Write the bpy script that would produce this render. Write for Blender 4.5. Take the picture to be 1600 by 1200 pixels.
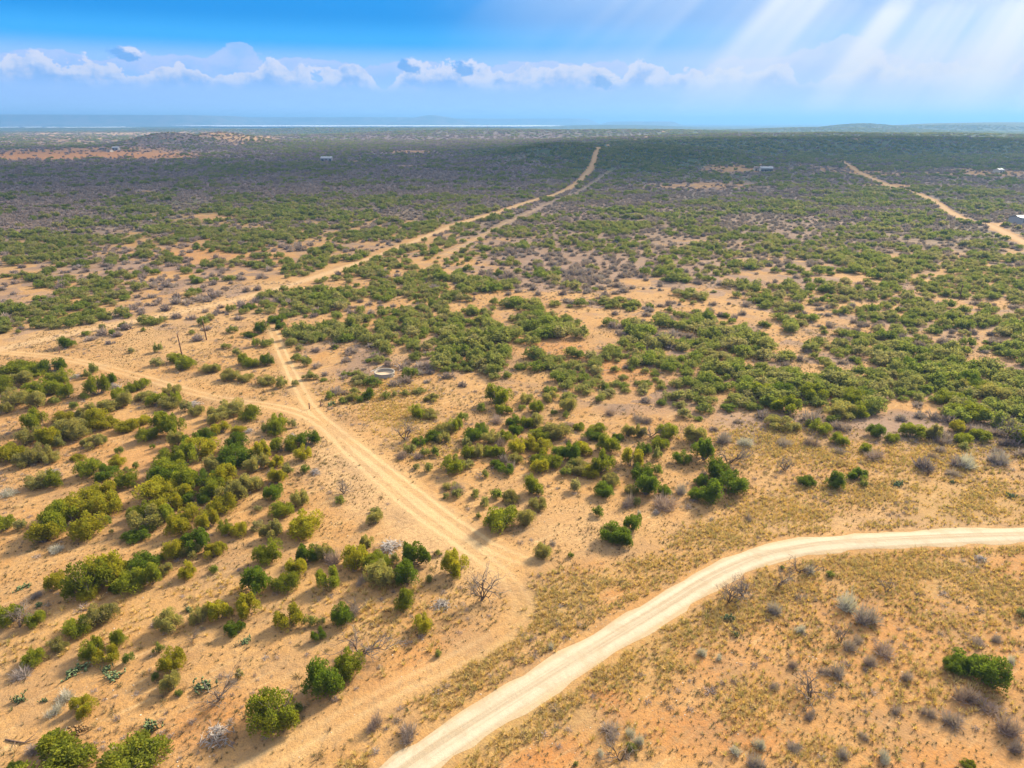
import bpy, math, random
import numpy as np

for o in list(bpy.data.objects):
    bpy.data.objects.remove(o)
SC = bpy.context.scene
COL = SC.collection
R = math.radians

# ------------------------------------------------------------------ camera
CAM_H = 55.0
PITCH = R(21.0)
FPX = 1066.0                      # focal length in photo pixels (1600 wide)
cam_d = bpy.data.cameras.new('camera')
cam_d.sensor_width = 36.0
cam_d.lens = 36.0 * FPX / 1600.0
cam_d.clip_start = 0.5
cam_d.clip_end = 200000.0
cam = bpy.data.objects.new('camera', cam_d)
cam.location = (0, 0, CAM_H)
cam.rotation_euler = (R(90) - PITCH, 0, 0)
COL.objects.link(cam)
SC.camera = cam

# ------------------------------------------------------------------ light
SUN_AZ, SUN_EL = R(45.0), R(32.0)      # azimuth clockwise from +Y (view direction)
SUN_DIR = (math.sin(SUN_AZ) * math.cos(SUN_EL), math.cos(SUN_AZ) * math.cos(SUN_EL), math.sin(SUN_EL))
sun_d = bpy.data.lights.new('sun', 'SUN')
sun_d.energy = 2.75
sun_d.angle = R(11.0)
sun_d.color = (1.0, 0.88, 0.66)
sun = bpy.data.objects.new('sun', sun_d)
from mathutils import Vector
sun.rotation_euler = Vector(SUN_DIR).to_track_quat('Z', 'Y').to_euler()
sun.location = (0, 0, 400)
COL.objects.link(sun)

SC.view_settings.view_transform = 'Standard'
SC.view_settings.look = 'None'
SC.view_settings.gamma = 1.0
SC.view_settings.use_curve_mapping = False
SC.view_settings.exposure = 2.2
SC.render.engine = 'CYCLES'
SC.cycles.use_denoising = True
SC.cycles.max_bounces = 4
SC.cycles.diffuse_bounces = 2
SC.cycles.transparent_max_bounces = 6
SC.cycles.volume_bounces = 0


class NT:
    """small node-graph helper"""
    def __init__(self, tree):
        self.t = tree
        self.n = tree.nodes
        self.l = tree.links

    def node(self, kind, **kw):
        nd = self.n.new(kind)
        for k, v in kw.items():
            setattr(nd, k, v)
        return nd

    def put(self, sock, v):
        if v is None:
            return
        if hasattr(v, 'is_output') or isinstance(v, bpy.types.NodeSocket):
            self.l.new(v, sock)
        else:
            if isinstance(v, (tuple, list)) and len(v) == 3 and sock.type == 'RGBA':
                v = (*v, 1.0)
            sock.default_value = v

    def math(self, op, a, b=None, c=None, clamp=False):
        nd = self.node('ShaderNodeMath', operation=op, use_clamp=clamp)
        self.put(nd.inputs[0], a)
        self.put(nd.inputs[1], b)
        self.put(nd.inputs[2], c)
        return nd.outputs[0]

    def vmath(self, op, a, b=None, out=0):
        nd = self.node('ShaderNodeVectorMath', operation=op)
        self.put(nd.inputs[0], a)
        if b is not None:
            self.put(nd.inputs[1], b)
        return nd.outputs[out]

    def smooth(self, v, a, b, lo=0.0, hi=1.0):
        nd = self.node('ShaderNodeMapRange', interpolation_type='SMOOTHSTEP')
        self.put(nd.inputs[0], v)
        self.put(nd.inputs[1], a)
        self.put(nd.inputs[2], b)
        self.put(nd.inputs[3], lo)
        self.put(nd.inputs[4], hi)
        return nd.outputs[0]

    def mix(self, f, a, b, blend='MIX'):
        nd = self.node('ShaderNodeMix', data_type='RGBA', blend_type=blend)
        self.put(nd.inputs[0], f)
        self.put(nd.inputs[6], a)
        self.put(nd.inputs[7], b)
        return nd.outputs[2]

    def noise(self, vec, scale, detail=3.0, rough=0.55, dist=0.0, out=0, dim='3D'):
        nd = self.node('ShaderNodeTexNoise', noise_dimensions=dim)
        if vec is not None:
            self.put(nd.inputs['W' if dim == '1D' else 'Vector'], vec)
        nd.inputs['Scale'].default_value = scale
        nd.inputs['Detail'].default_value = detail
        nd.inputs['Roughness'].default_value = rough
        nd.inputs['Distortion'].default_value = dist
        return nd.outputs[out]

    def combine(self, x, y, z):
        nd = self.node('ShaderNodeCombineXYZ')
        self.put(nd.inputs[0], x)
        self.put(nd.inputs[1], y)
        self.put(nd.inputs[2], z)
        return nd.outputs[0]

    def attr(self, name):
        return self.node('ShaderNodeAttribute', attribute_name=name).outputs['Fac']


# ------------------------------------------------------------------ sky
world = bpy.data.worlds.new('World')
SC.world = world
world.use_nodes = True
world.cycles.sampling_method = 'MANUAL'
world.cycles.sample_map_resolution = 256
g = NT(world.node_tree)
g.n.clear()
sky = g.node('ShaderNodeTexSky', sky_type='NISHITA')
sky.sun_disc = False
sky.sun_elevation = SUN_EL
sky.sun_rotation = SUN_AZ
sky.altitude = 600
sky.air_density = 1.0
sky.dust_density = 0.6
sky.ozone_density = 2.0
SKY_STR = 0.19
tc = g.node('ShaderNodeTexCoord').outputs['Generated']
sep = g.node('ShaderNodeSeparateXYZ')
g.put(sep.inputs[0], tc)
DX, DY, DZ = sep.outputs
el = g.math('MULTIPLY', g.math('ARCSINE', DZ), 57.2958)              # degrees above the horizon
az = g.math('MULTIPLY', g.math('ARCTAN2', DX, DY), 57.2958)          # degrees clockwise from the view direction
base = g.mix(1.0, sky.outputs[0], (SKY_STR, SKY_STR, SKY_STR), 'MULTIPLY')
# clear air: deep azure a few degrees up, milky blue close to the horizon
ramp = g.node('ShaderNodeValToRGB')
g.put(ramp.inputs[0], g.math('DIVIDE', el, 20.0, clamp=True))
cr = ramp.color_ramp
cr.interpolation = 'EASE'
cr.elements[0].position = 0.0
cr.elements[0].color = (0.155, 0.24, 0.38, 1)
cr.elements[1].position = 1.0
cr.elements[1].color = (0.003, 0.055, 0.195, 1)
for p, c in ((0.10, (0.118, 0.195, 0.345, 1)), (0.20, (0.10, 0.185, 0.35, 1)), (0.28, (0.012, 0.135, 0.31, 1)), (0.37, (0.0001, 0.092, 0.255, 1))):
    e = cr.elements.new(p)
    e.color = c
clear_low = g.mix(g.smooth(el, 12.0, 40.0, 0.995, 0.0), base, ramp.outputs[0])
# broken thin cloud over the rest of the sky, the same that lets the beams through
hi_n = g.noise(g.vmath('MULTIPLY', tc, (1.6, 1.6, 3.0)), 1.0, 2.0, 0.6)
clear = g.mix(g.math('MULTIPLY', g.smooth(el, 9.0, 26.0), g.smooth(hi_n, 0.30, 0.62, 0.25, 0.9)), clear_low, (0.40, 0.395, 0.39))
# high thin veil, thicker towards the sun
sdir = g.vmath('DOT_PRODUCT', tc, SUN_DIR, out=1)
sang = g.math('MULTIPLY', g.math('ARCCOSINE', sdir), 57.2958)         # degrees away from the sun
veil_n = g.noise(g.combine(g.math('MULTIPLY', az, 0.035), g.math('MULTIPLY', el, 0.16), 0.0), 1.0, 2.0, 0.6)
veil = g.math('MULTIPLY', g.smooth(sang, 54.0, 30.0), g.smooth(veil_n, 0.10, 0.50))
# crepuscular rays: streaks that radiate from the sun's place in the sky
up = Vector((0, 0, 1))
S = Vector(SUN_DIR)
e1 = S.cross(up).normalized()
e2 = S.cross(e1).normalized()
phi = g.math('ARCTAN2', g.vmath('DOT_PRODUCT', tc, tuple(e1), out=1), g.vmath('DOT_PRODUCT', tc, tuple(e2), out=1))
ray1 = g.noise(g.math('ADD', phi, 4.3), 5.0, 3.0, 0.62, dim='1D')
ray = g.smooth(ray1, 0.28, 0.70)
rayfall = g.smooth(sang, 56.0, 35.0)
veil_f = g.math('MULTIPLY', veil, g.math('MULTIPLY_ADD', ray, 0.55, 0.45), clamp=True)
beam = g.math('MULTIPLY', rayfall, g.math('MULTIPLY', ray, 0.62))
glow = g.math('MULTIPLY', g.smooth(sang, 38.0, 25.0), 0.8)
white = (0.265, 0.28, 0.30)
c1 = clear
# cumulus banks along the horizon
def cloud_layer(col, top0, amp, seed, kx, ky, foot, lit, shade, soft, big_f):
    """a bank whose lumpy top rises and sinks along the horizon and whose foot melts into the haze"""
    n1 = g.noise(g.combine(g.math('MULTIPLY_ADD', az, kx, seed), g.math('MULTIPLY', el, ky), seed * 0.37), 1.0, 5.0, 0.6)
    big = g.noise(g.math('MULTIPLY_ADD', az, big_f, seed * 3.1), 1.0, 2.0, 0.5, dim='1D')
    top = g.math('ADD', g.math('MULTIPLY_ADD', n1, amp, top0 - amp * 0.5), g.math('MULTIPLY_ADD', big, 3.4, -1.7))
    d = g.math('SUBTRACT', top, el)
    a = g.math('MULTIPLY', g.smooth(d, 0.0, 0.14), g.smooth(el, foot - 0.7, foot + 0.5))
    n2 = g.noise(g.combine(g.math('MULTIPLY_ADD', az, kx * 1.7, seed + 7.0), g.math('MULTIPLY', el, ky * 1.5), 0.0), 1.0, 4.0, 0.6)
    light = g.smooth(g.math('ADD', d, g.math('MULTIPLY_ADD', n2, -4.2, 2.1)), 1.9, 0.0)
    return g.mix(g.math('MULTIPLY', a, soft), col, g.mix(light, shade, lit))

c2 = cloud_layer(c1, 4.3, 4.0, 3.7, 0.20, 0.32, 3.0, (0.185, 0.21, 0.29), (0.10, 0.175, 0.315), 0.55, 0.09)
c3 = cloud_layer(c2, 3.65, 3.6, 9.2, 0.50, 0.62, 2.6, (0.245, 0.255, 0.295), (0.08, 0.155, 0.29), 0.76, 0.22)
# few small dark-bellied puffs at their own bearings
wob = g.noise(g.combine(g.math('MULTIPLY', az, 1.5), g.math('MULTIPLY', el, 2.4), 0.0), 1.0, 4.0, 0.65)
def puff(col, azc, elc, rx, ry):
    qx = g.math('DIVIDE', g.math('SUBTRACT', az, azc), rx)
    qy = g.math('DIVIDE', g.math('SUBTRACT', el, elc), ry)
    r = g.math('SQRT', g.math('ADD', g.math('MULTIPLY', qx, qx), g.math('MULTIPLY', qy, qy)))
    rr = g.math('ADD', r, g.math('MULTIPLY_ADD', wob, 1.6, -0.8))
    a = g.smooth(rr, 1.05, 0.75)
    lit = g.smooth(g.math('ADD', g.math('ADD', g.math('MULTIPLY', qx, 0.6), g.math('MULTIPLY', qy, 0.6)), g.math('MULTIPLY_ADD', wob, 1.6, -0.8)), -0.05, 0.5)
    return g.mix(g.math('MULTIPLY', a, 0.9), col, g.mix(lit, (0.055, 0.14, 0.285), (0.235, 0.25, 0.30)))
for p in ((-7.7, 3.95, 0.95, 0.6), (-3.45, 3.85, 1.1, 0.6), (7.2, 2.95, 1.1, 0.6), (-27.0, 4.35, 1.0, 0.5)):
    c3 = puff(c3, *p)
c3 = g.mix(g.math('MAXIMUM', g.math('MAXIMUM', veil_f, beam), glow, clamp=True), c3, white)     # beams hang in front of the banks
bg = g.node('ShaderNodeBackground')
g.put(bg.inputs[0], c3)
bg.inputs[1].default_value = 0.77
out = g.node('ShaderNodeOutputWorld')
g.l.new(bg.outputs[0], out.inputs[0])

# ------------------------------------------------------------------ survey helpers
CP, SP = math.cos(PITCH), math.sin(PITCH)

def px2w(px, py, z=0.0):
    """ground point (at height z) seen at a photo pixel"""
    u = (np.asarray(px, float) - 800.0) / FPX
    v = (600.0 - np.asarray(py, float)) / FPX
    dy = CP + SP * v
    dz = -SP + CP * v
    t = (z - CAM_H) / np.minimum(dz, -1e-4)
    return u * t, dy * t

def w2px(X, Y, Z=0.0):
    zc = Y * CP - (Z - CAM_H) * SP
    yc = Y * SP + (Z - CAM_H) * CP
    zc = np.maximum(zc, 0.5)
    return 800.0 + FPX * X / zc, 600.0 - FPX * yc / zc

def depth_of(X, Y, Z=0.0):
    return Y * CP - (Z - CAM_H) * SP

rng = np.random.default_rng(11)
random.seed(11)

def vnoise(X, Y, scale, seed):
    """value noise in 0..1"""
    x = np.asarray(X, float) / scale
    y = np.asarray(Y, float) / scale
    xi, yi = np.floor(x).astype(np.int64), np.floor(y).astype(np.int64)
    fx, fy = x - xi, y - yi
    fx, fy = fx * fx * (3 - 2 * fx), fy * fy * (3 - 2 * fy)
    def h(a, b):
        n = (a * 374761393 + b * 668265263 + seed * 974634777) & 0x7fffffff
        n = ((n ^ (n >> 13)) * 1274126177) & 0x7fffffff
        n = n ^ (n >> 16)
        return (n & 0xffffff) / float(0xffffff)
    return (h(xi, yi) * (1 - fx) + h(xi + 1, yi) * fx) * (1 - fy) + (h(xi, yi + 1) * (1 - fx) + h(xi + 1, yi + 1) * fx) * fy

def sstep(x, a, b):
    t = np.clip((x - a) / (b - a), 0, 1)
    return t * t * (3 - 2 * t)

# hills of the plain: photo bearing, distance, height, half width, half depth, turn
HILLS = []
def hill(px, py, h, sx, sy, rot=0.0, p=2.0):
    X, Y = px2w(px, py)
    HILLS.append((float(X), float(Y), h, sx, sy, rot, p))
hill(880, 253, 25, 85, 95)
hill(1025, 254, 23, 105, 90)
hill(820, 262, 4, 120, 80)
hill(1130, 256, 6, 140, 90)
hill(270, 228, 30, 75, 90)
hill(200, 232, 7, 120, 100)
hill(345, 226, 30, 85, 90)
hill(395, 224, 6, 110, 90)
hill(1330, 235, 25, 520, 130, 0.08, 3.0)
hill(1600, 232, 20, 420, 160, 0.0, 3.0)
hill(1180, 228, 19, 420, 140, -0.1, 3.0)
hill(1350, 222, 25, 700, 200, 0.1, 3.0)
hill(850, 214, 27, 700, 260, -0.05, 3.0)
hill(640, 216, 12, 600, 200, 0.1, 3.0)
hill(980, 213, 26, 500, 240, 0.0, 3.0)
hill(1345, 205, 44, 190, 300)
hill(1290, 206, 24, 420, 300)
hill(1600, 204, 52, 900, 500, 0.0, 5.0)
hill(1480, 204, 36, 700, 400, 0.0, 4.0)
hill(620, 207, 22, 900, 400, 0.0, 3.0)
hill(960, 200, 28, 600, 700, 0.0, 3.0)
hill(150, 203, 16, 1400, 500, 0.0, 3.0)

def hgt(X, Y):
    X = np.asarray(X, float)
    Y = np.asarray(Y, float)
    z = 0.35 * np.sin(X * 0.043 + 0.6) * np.sin(Y * 0.037 + 1.1) + 0.25 * np.sin(X * 0.011 + Y * 0.017)
    z = z + 2.2 * (vnoise(X, Y, 160.0, 5) - 0.5) * sstep(Y, 200, 700)
    z = z + 5.0 * (vnoise(X, Y, 600.0, 6) - 0.5) * sstep(Y, 900, 2600)
    hz = np.zeros_like(z)
    for (hx, hy, h, sx, sy, rot, p) in HILLS:
        dx, dy = X - hx, Y - hy
        c, s = math.cos(rot), math.sin(rot)
        a, b = (dx * c + dy * s) / sx, (-dx * s + dy * c) / sy
        r = np.sqrt(a * a + b * b)
        hz = np.maximum(hz, h * np.exp(-0.5 * r ** p))
    return z + hz

def spline(pts, step):
    """smooth polyline in world metres through the surveyed points"""
    P = np.array(pts, float)
    Q = [P[0]]
    ext = np.vstack([2 * P[0] - P[1], P, 2 * P[-1] - P[-2]])
    for i in range(1, len(ext) - 2):
        p0, p1, p2, p3 = ext[i - 1], ext[i], ext[i + 1], ext[i + 2]
        n = max(2, int(np.linalg.norm(p2 - p1) / step))
        t = (np.arange(1, n + 1) / n)[:, None]
        Q.append(0.5 * ((2 * p1) + (-p0 + p2) * t + (2 * p0 - 5 * p1 + 4 * p2 - p3) * t ** 2 + (-p0 + 3 * p1 - 3 * p2 + p3) * t ** 3))
    return np.vstack(Q)

def line_px(pts, step):
    w = [px2w(x, y) for x, y in pts]
    return spline(w, step)

def dist_poly(X, Y, P):
    """distance from points to a polyline"""
    X = np.asarray(X, float)
    Y = np.asarray(Y, float)
    best = np.full(X.shape, 1e9)
    for a, b in zip(P[:-1], P[1:]):
        d = b - a
        L = float(d @ d) + 1e-9
        m = (np.abs(X - (a[0] + b[0]) / 2) < 60 + math.sqrt(L)) & (np.abs(Y - (a[1] + b[1]) / 2) < 60 + math.sqrt(L))
        if not m.any():
            continue
        x, y = X[m], Y[m]
        t = np.clip(((x - a[0]) * d[0] + (y - a[1]) * d[1]) / L, 0, 1)
        q = np.hypot(x - a[0] - t * d[0], y - a[1] - t * d[1])
        best[m] = np.minimum(best[m], q)
    return best

ROAD = line_px([(560, 1262), (640, 1200), (720, 1147), (800, 1096), (925, 1018), (1000, 972), (1050, 941), (1110, 904), (1160, 880), (1200, 866), (1250, 856), (1300, 850), (1400, 845), (1500, 841), (1600, 839), (1760, 836)], 1.5)
TRACKS = [line_px(p, 2.5) for p in (
    [(-70, 545), (0, 553), (100, 563), (200, 585), (330, 622), (440, 640), (500, 665), (560, 722), (640, 792), (720, 850), (780, 893), (812, 930), (815, 962), (785, 992), (720, 1030), (600, 1090), (500, 1145), (390, 1205), (300, 1255)],
    [(425, 512), (440, 548), (458, 588), (486, 640), (530, 680), (600, 735), (680, 796), (760, 852), (815, 876), (850, 886)],
    [(690, 400), (760, 365), (830, 331), (900, 300), (958, 266)],
)]
DIRT = [line_px(p, 4.0) for p in (
    [(-120, 575), (0, 549), (130, 521), (280, 490), (400, 461), (500, 431), (600, 396), (700, 356), (800, 325), (900, 286), (945, 243)],
    [(1640, 396), (1595, 376), (1545, 352), (1500, 340), (1440, 306), (1380, 286), (1330, 264), (1310, 252)],
    [(945, 239), (1000, 226), (1042, 213)],
    [(1560, 352), (1600, 346)],
)]

# vegetation survey: rows of photo heights, 32 columns of 50 px; how green and how grey (leafless) the cover is, 0-9
SURVEY = {
 194: ("66666666666666666777888888888888", "22222222222222222222111111111111"),
 199: ("66666666677777777777888888888888", "22222222222222222222111111111111"),
 205: ("55555556666667777777777777888888", "22222223222222222222222222111111"),
 212: ("22222233445566666666676666777777", "11111123444333333333333333222222"),
 218: ("43333333333222222233444445777777", "22222233455777777766555533222222"),
 225: ("33344422334222222223444466777777", "22233334556777777776555533222222"),
 232: ("33432323344432237777787777777777", "33333466556666762222222222222222"),
 238: ("00000001233333468899988877777777", "11111236666666531111111222222222"),
 247: ("00000011233333358999988876667777", "11111146666566641111111222222222"),
 242: ("00000011233333468999988877777777", "00000146666666531111111222222222"),
 252: ("11112223344433358999988865555666", "66667776665566641111111233333333"),
 265: ("12222334443222222366666543345433", "77777666666777775422233443343333"),
 280: ("12111122111111133333344433222222", "78888877788888876666654455544444"),
 300: ("11211111211111222333333333344444", "88788888788888776666665566665555"),
 320: ("11245667764433322333344443333344", "78754322235555667666655556666655"),
 340: ("34456777766666544345544433333444", "65542222222233444554444555666555"),
 360: ("22345777777766654445555543444555", "77642222222222334544444455555444"),
 380: ("77776677777777555555555555555566", "22221222222221233444333444444333"),
 400: ("67654577777777654445555566666667", "22233322111121245555443333333222"),
 420: ("55332456677766654444555566667777", "23444433211111235555444333222222"),
 440: ("44433345665556666543444556667777", "22333332111111134443443333222222"),
 460: ("45554332334556777653333456677777", "22222222222111112332222222222222"),
 480: ("67764211234457888765545566777777", "21112111111111111123222222222222"),
 500: ("77763110024568888877666666667777", "21121110011111111122222222222222"),
 520: ("77642100046678888888766666777777", "21121100001111111112222222222222"),
 540: ("76310000035678888888876566777777", "11110000011111111112222222222222"),
 560: ("20000000024467888888886677777777", "10000000011222111112222233322222"),
 580: ("00000000001221567877777667777777", "00000000012322111122222222222222"),
 600: ("00000000001111245787878777777777", "00000000001111111222222222222222"),
 620: ("00000000000000002577787766667777", "00000000000000000122222223333222"),
 640: ("00000000000000000014676665567776", "00000000000000000012222222222222"),
 660: ("00000000000000000000114443333444", "00000000000000000000113333333333"),
 680: ("00000000000000000000000111111222", "00000000000000000000001223323333"),
 700: ("00000000000000000000000000000001", "00000000000000000000000111111122"),
 730: ("00000000000000000000000000000000", "00000000000000000000000011011111"),
 760: ("00000000000000000000000000000000", "00000000000000000000000000000000"),
 1400: ("00000000000000000000000000000000", "00000000000000000000000000000000"),
}
SY = np.array(sorted(SURVEY), float)
SG = np.array([[int(c) for c in SURVEY[int(y)][0]] for y in SY]) / 9.0
SB = np.array([[int(c) for c in SURVEY[int(y)][1]] for y in SY]) / 9.0

def survey(tab, px, py):
    c = np.clip((px - 25.0) / 50.0, 0, 30.999)
    ci = c.astype(int)
    fc = c - ci
    yy = np.clip(py, SY[0], SY[-1] - 1e-3)
    ri = np.clip(np.searchsorted(SY, yy, side='right') - 1, 0, len(SY) - 2)
    fr = (yy - SY[ri]) / (SY[ri + 1] - SY[ri])
    return (tab[ri, ci] * (1 - fc) + tab[ri, ci + 1] * fc) * (1 - fr) + (tab[ri + 1, ci] * (1 - fc) + tab[ri + 1, ci + 1] * fc) * fr

# open sand between the bushes: photo ellipses
OPEN = [(880, 462, 60, 9), (1010, 466, 52, 9), (865, 546, 30, 13), (975, 592, 42, 14), (955, 572, 30, 8), (1150, 560, 40, 12), (1135, 620, 44, 10), (1300, 476, 40, 7), (1345, 431, 70, 4), (1000, 440, 40, 5),
        (1250, 582, 40, 8), (1275, 632, 64, 9), (1405, 636, 40, 8), (530, 452, 60, 9), (310, 398, 70, 10), (250, 430, 50, 6), (1110, 482, 50, 6), (760, 462, 26, 6), (1210, 492, 36, 5), (1170, 500, 30, 6),
        (1230, 545, 22, 6), (1490, 420, 26, 3), (1150, 268, 60, 5), (1350, 272, 60, 4), (1540, 270, 70, 5), (1400, 290, 80, 3), (520, 252, 60, 2.5), (640, 262, 40, 2.5), (640, 238, 50, 3), (1080, 290, 120, 5), (230, 300, 25, 3),
        (340, 340, 40, 5), (1540, 560, 40, 6), (1480, 470, 26, 5), (1570, 620, 30, 8), (1000, 500, 28, 5), (930, 500, 30, 5), (905, 610, 28, 6), (820, 590, 22, 6), (110, 243, 210, 5), (20, 244, 120, 6), (385, 221, 45, 4), (100, 209, 200, 1.5)]

def open_sand(px, py):
    v = np.zeros_like(px)
    for cx, cy, rx, ry in OPEN:
        v = np.maximum(v, np.exp(-(((px - cx) / rx) ** 2 + ((py - cy) / ry) ** 2) * 0.8))
    return v

# dry grass cover and red bare soil, photo ellipses (cx, cy, rx, ry, turn, amount)
GRASS = [(800, 1140, 150, 36, -0.62, .9), (1000, 1040, 200, 48, -0.55, 1), (1180, 945, 130, 40, -0.3, 1), (1400, 905, 240, 34, 0.05, .95), (1560, 930, 110, 50, 0.2, .7), (880, 945, 70, 40, -0.35, 1), (980, 905, 100, 24, -0.25, .8),
         (740, 1050, 120, 16, -0.6, .75), (1130, 835, 70, 26, -0.15, .8), (1230, 800, 80, 26, 0.1, .6), (1420, 770, 180, 24, 0.0, .6), (1520, 790, 110, 26, 0, .7), (640, 670, 70, 34, 0.5, .55), (590, 615, 90, 20, 0, .35),
         (1180, 1110, 60, 70, 0.9, .8), (1060, 1150, 40, 20, 0.5, .6), (1290, 1090, 80, 40, 0.3, .55), (1280, 1010, 110, 50, 0.1, .45), (1450, 1060, 130, 60, 0.2, .5), (1300, 1170, 140, 40, 0, .5), (1480, 970, 120, 40, 0.3, .55),
         (1230, 700, 130, 30, 0.1, .55), (1450, 720, 160, 26, 0, .45), (700, 1100, 60, 26, -.6, .5), (600, 1060, 110, 14, -.55, .2), (580, 960, 120, 60, 0, .22), (250, 960, 250, 50, -.2, .18), (960, 1160, 60, 26, 0, .6)]
RED = [(960, 1105, 50, 26, 0.5, 1), (1110, 1150, 130, 40, 0.1, 1), (1100, 1035, 60, 26, 0.5, .9), (1190, 990, 60, 26, 0, .6), (850, 1190, 90, 30, -.3, .9), (1450, 1190, 120, 40, 0, .7), (330, 1130, 90, 40, -.3, .6), (520, 1075, 110, 20, -.55, .5),
       (620, 1050, 120, 24, -.55, .6), (960, 930, 30, 14, -.3, .9), (915, 890, 34, 12, -.2, .5), (240, 720, 60, 40, -.3, .5), (950, 580, 70, 22, .2, .7), (870, 545, 50, 20, 0, .7), (330, 400, 110, 22, 0, .5), (110, 243, 250, 8, 0, 1), (1330, 1030, 360, 150, 0, .55),
       (50, 690, 120, 60, -.2, .3), (1590, 890, 60, 24, 0, .8), (1290, 740, 60, 20, 0, .5)]

def ell(tab, px, py):
    v = np.zeros_like(px)
    for cx, cy, rx, ry, t, a in tab:
        c, s = math.cos(t), math.sin(t)
        dx, dy = px - cx, py - cy
        p, q = (dx * c + dy * s) / rx, (-dx * s + dy * c) / ry
        v = np.maximum(v, a * np.exp(-(p * p + q * q) ** 1.5 * 0.8))
    return v

# ------------------------------------------------------------------ object helpers
def tag(o, label=None, cat=None, group=None, kind=None):
    if label:
        o['label'] = label
    if cat:
        o['category'] = cat
    if group:
        o['group'] = group
    if kind:
        o['kind'] = kind
    return o

def mesh_np(name, V, F, mat=None, attrs=None, smooth=False):
    """mesh from numpy vertices and a list of (n,k) face arrays"""
    me = bpy.data.meshes.new(name)
    V = np.asarray(V, np.float32)
    if not isinstance(F, list):
        F = [F]
    F = [np.asarray(f, np.int32) for f in F if len(f)]
    me.vertices.add(len(V))
    me.vertices.foreach_set('co', V.ravel())
    if F:
        tot = np.concatenate([np.full(len(f), f.shape[1], np.int32) for f in F])
        idx = np.concatenate([f.ravel() for f in F])
        me.loops.add(len(idx))
        me.loops.foreach_set('vertex_index', idx)
        me.polygons.add(len(tot))
        st = np.concatenate([[0], np.cumsum(tot)[:-1]]).astype(np.int32)
        me.polygons.foreach_set('loop_start', st)
        me.polygons.foreach_set('loop_total', tot)
        if smooth:
            me.polygons.foreach_set('use_smooth', np.ones(len(tot), bool))
    for k, a in (attrs or {}).items():
        at = me.attributes.new(k, 'FLOAT', 'POINT')
        at.data.foreach_set('value', np.asarray(a, np.float32).ravel())
    me.update(calc_edges=True)
    if mat:
        me.materials.append(mat)
    return me

def link(name, me, parent=None, loc=None):
    o = bpy.data.objects.new(name, me)
    COL.objects.link(o)
    if parent:
        o.parent = parent
    if loc is not None:
        o.location = loc
    return o

def empty(name, loc, rz=0.0):
    o = bpy.data.objects.new(name, None)
    o.location = loc
    o.rotation_euler = (0, 0, rz)
    o.empty_display_size = 0.3
    COL.objects.link(o)
    return o

class MB:
    def __init__(self):
        self.V, self.F = [], {}
        self.n = 0
    def add(self, V, F):
        V = np.asarray(V, float)
        F = np.asarray(F, int)
        self.V.append(V)
        self.F.setdefault(F.shape[1], []).append(F + self.n)
        self.n += len(V)
    def box(self, a, b):
        (x0, y0, z0), (x1, y1, z1) = a, b
        self.add([(x0, y0, z0), (x1, y0, z0), (x1, y1, z0), (x0, y1, z0), (x0, y0, z1), (x1, y0, z1), (x1, y1, z1), (x0, y1, z1)],
                 [(3, 2, 1, 0), (4, 5, 6, 7), (0, 1, 5, 4), (1, 2, 6, 5), (2, 3, 7, 6), (3, 0, 4, 7)])
    def tube(self, pts, rad, k=5, cap=True):
        pts = np.asarray(pts, float)
        rad = np.broadcast_to(np.asarray(rad, float), (len(pts),))
        rings = []
        for i, p in enumerate(pts):
            d = pts[min(i + 1, len(pts) - 1)] - pts[max(i - 1, 0)]
            d = d / (np.linalg.norm(d) + 1e-9)
            a = np.array((0, 0, 1.0)) if abs(d[2]) < 0.9 else np.array((1.0, 0, 0))
            u = np.cross(d, a)
            u /= np.linalg.norm(u)
            w = np.cross(d, u)
            th = np.arange(k) * 2 * math.pi / k
            rings.append(p + rad[i] * (np.cos(th)[:, None] * u + np.sin(th)[:, None] * w))
        V = np.vstack(rings)
        F = []
        for i in range(len(pts) - 1):
            for j in range(k):
                F.append((i * k + j, i * k + (j + 1) % k, (i + 1) * k + (j + 1) % k, (i + 1) * k + j))
        n0 = self.n
        self.add(V, F)
        if cap:
            self.F.setdefault(k, []).append(np.array([[n0 + (len(pts) - 1) * k + j for j in range(k)]]))
    def mesh(self, name, mat=None, smooth=False):
        return mesh_np(name, np.vstack(self.V), [np.vstack(f) for f in self.F.values()], mat, smooth=smooth)

# ------------------------------------------------------------------ materials
def new_mat(name):
    m = bpy.data.materials.new(name)
    m.use_nodes = True
    q = NT(m.node_tree)
    q.n.clear()
    o = q.node('ShaderNodeOutputMaterial')
    return m, q, o

def principled(q, o, col, rough=0.8, normal=None, spec=0.2):
    b = q.node('ShaderNodeBsdfPrincipled')
    q.put(b.inputs['Base Color'], col)
    b.inputs['Roughness'].default_value = rough
    b.inputs['Specular IOR Level'].default_value = spec
    if normal is not None:
        q.put(b.inputs['Normal'], normal)
    q.l.new(b.outputs[0], o.inputs[0])
    return b

def bump(q, h, strength, dist):
    b = q.node('ShaderNodeBump')
    b.inputs['Strength'].default_value = strength
    b.inputs['Distance'].default_value = dist
    q.put(b.inputs['Height'], h)
    return b.outputs[0]

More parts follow.
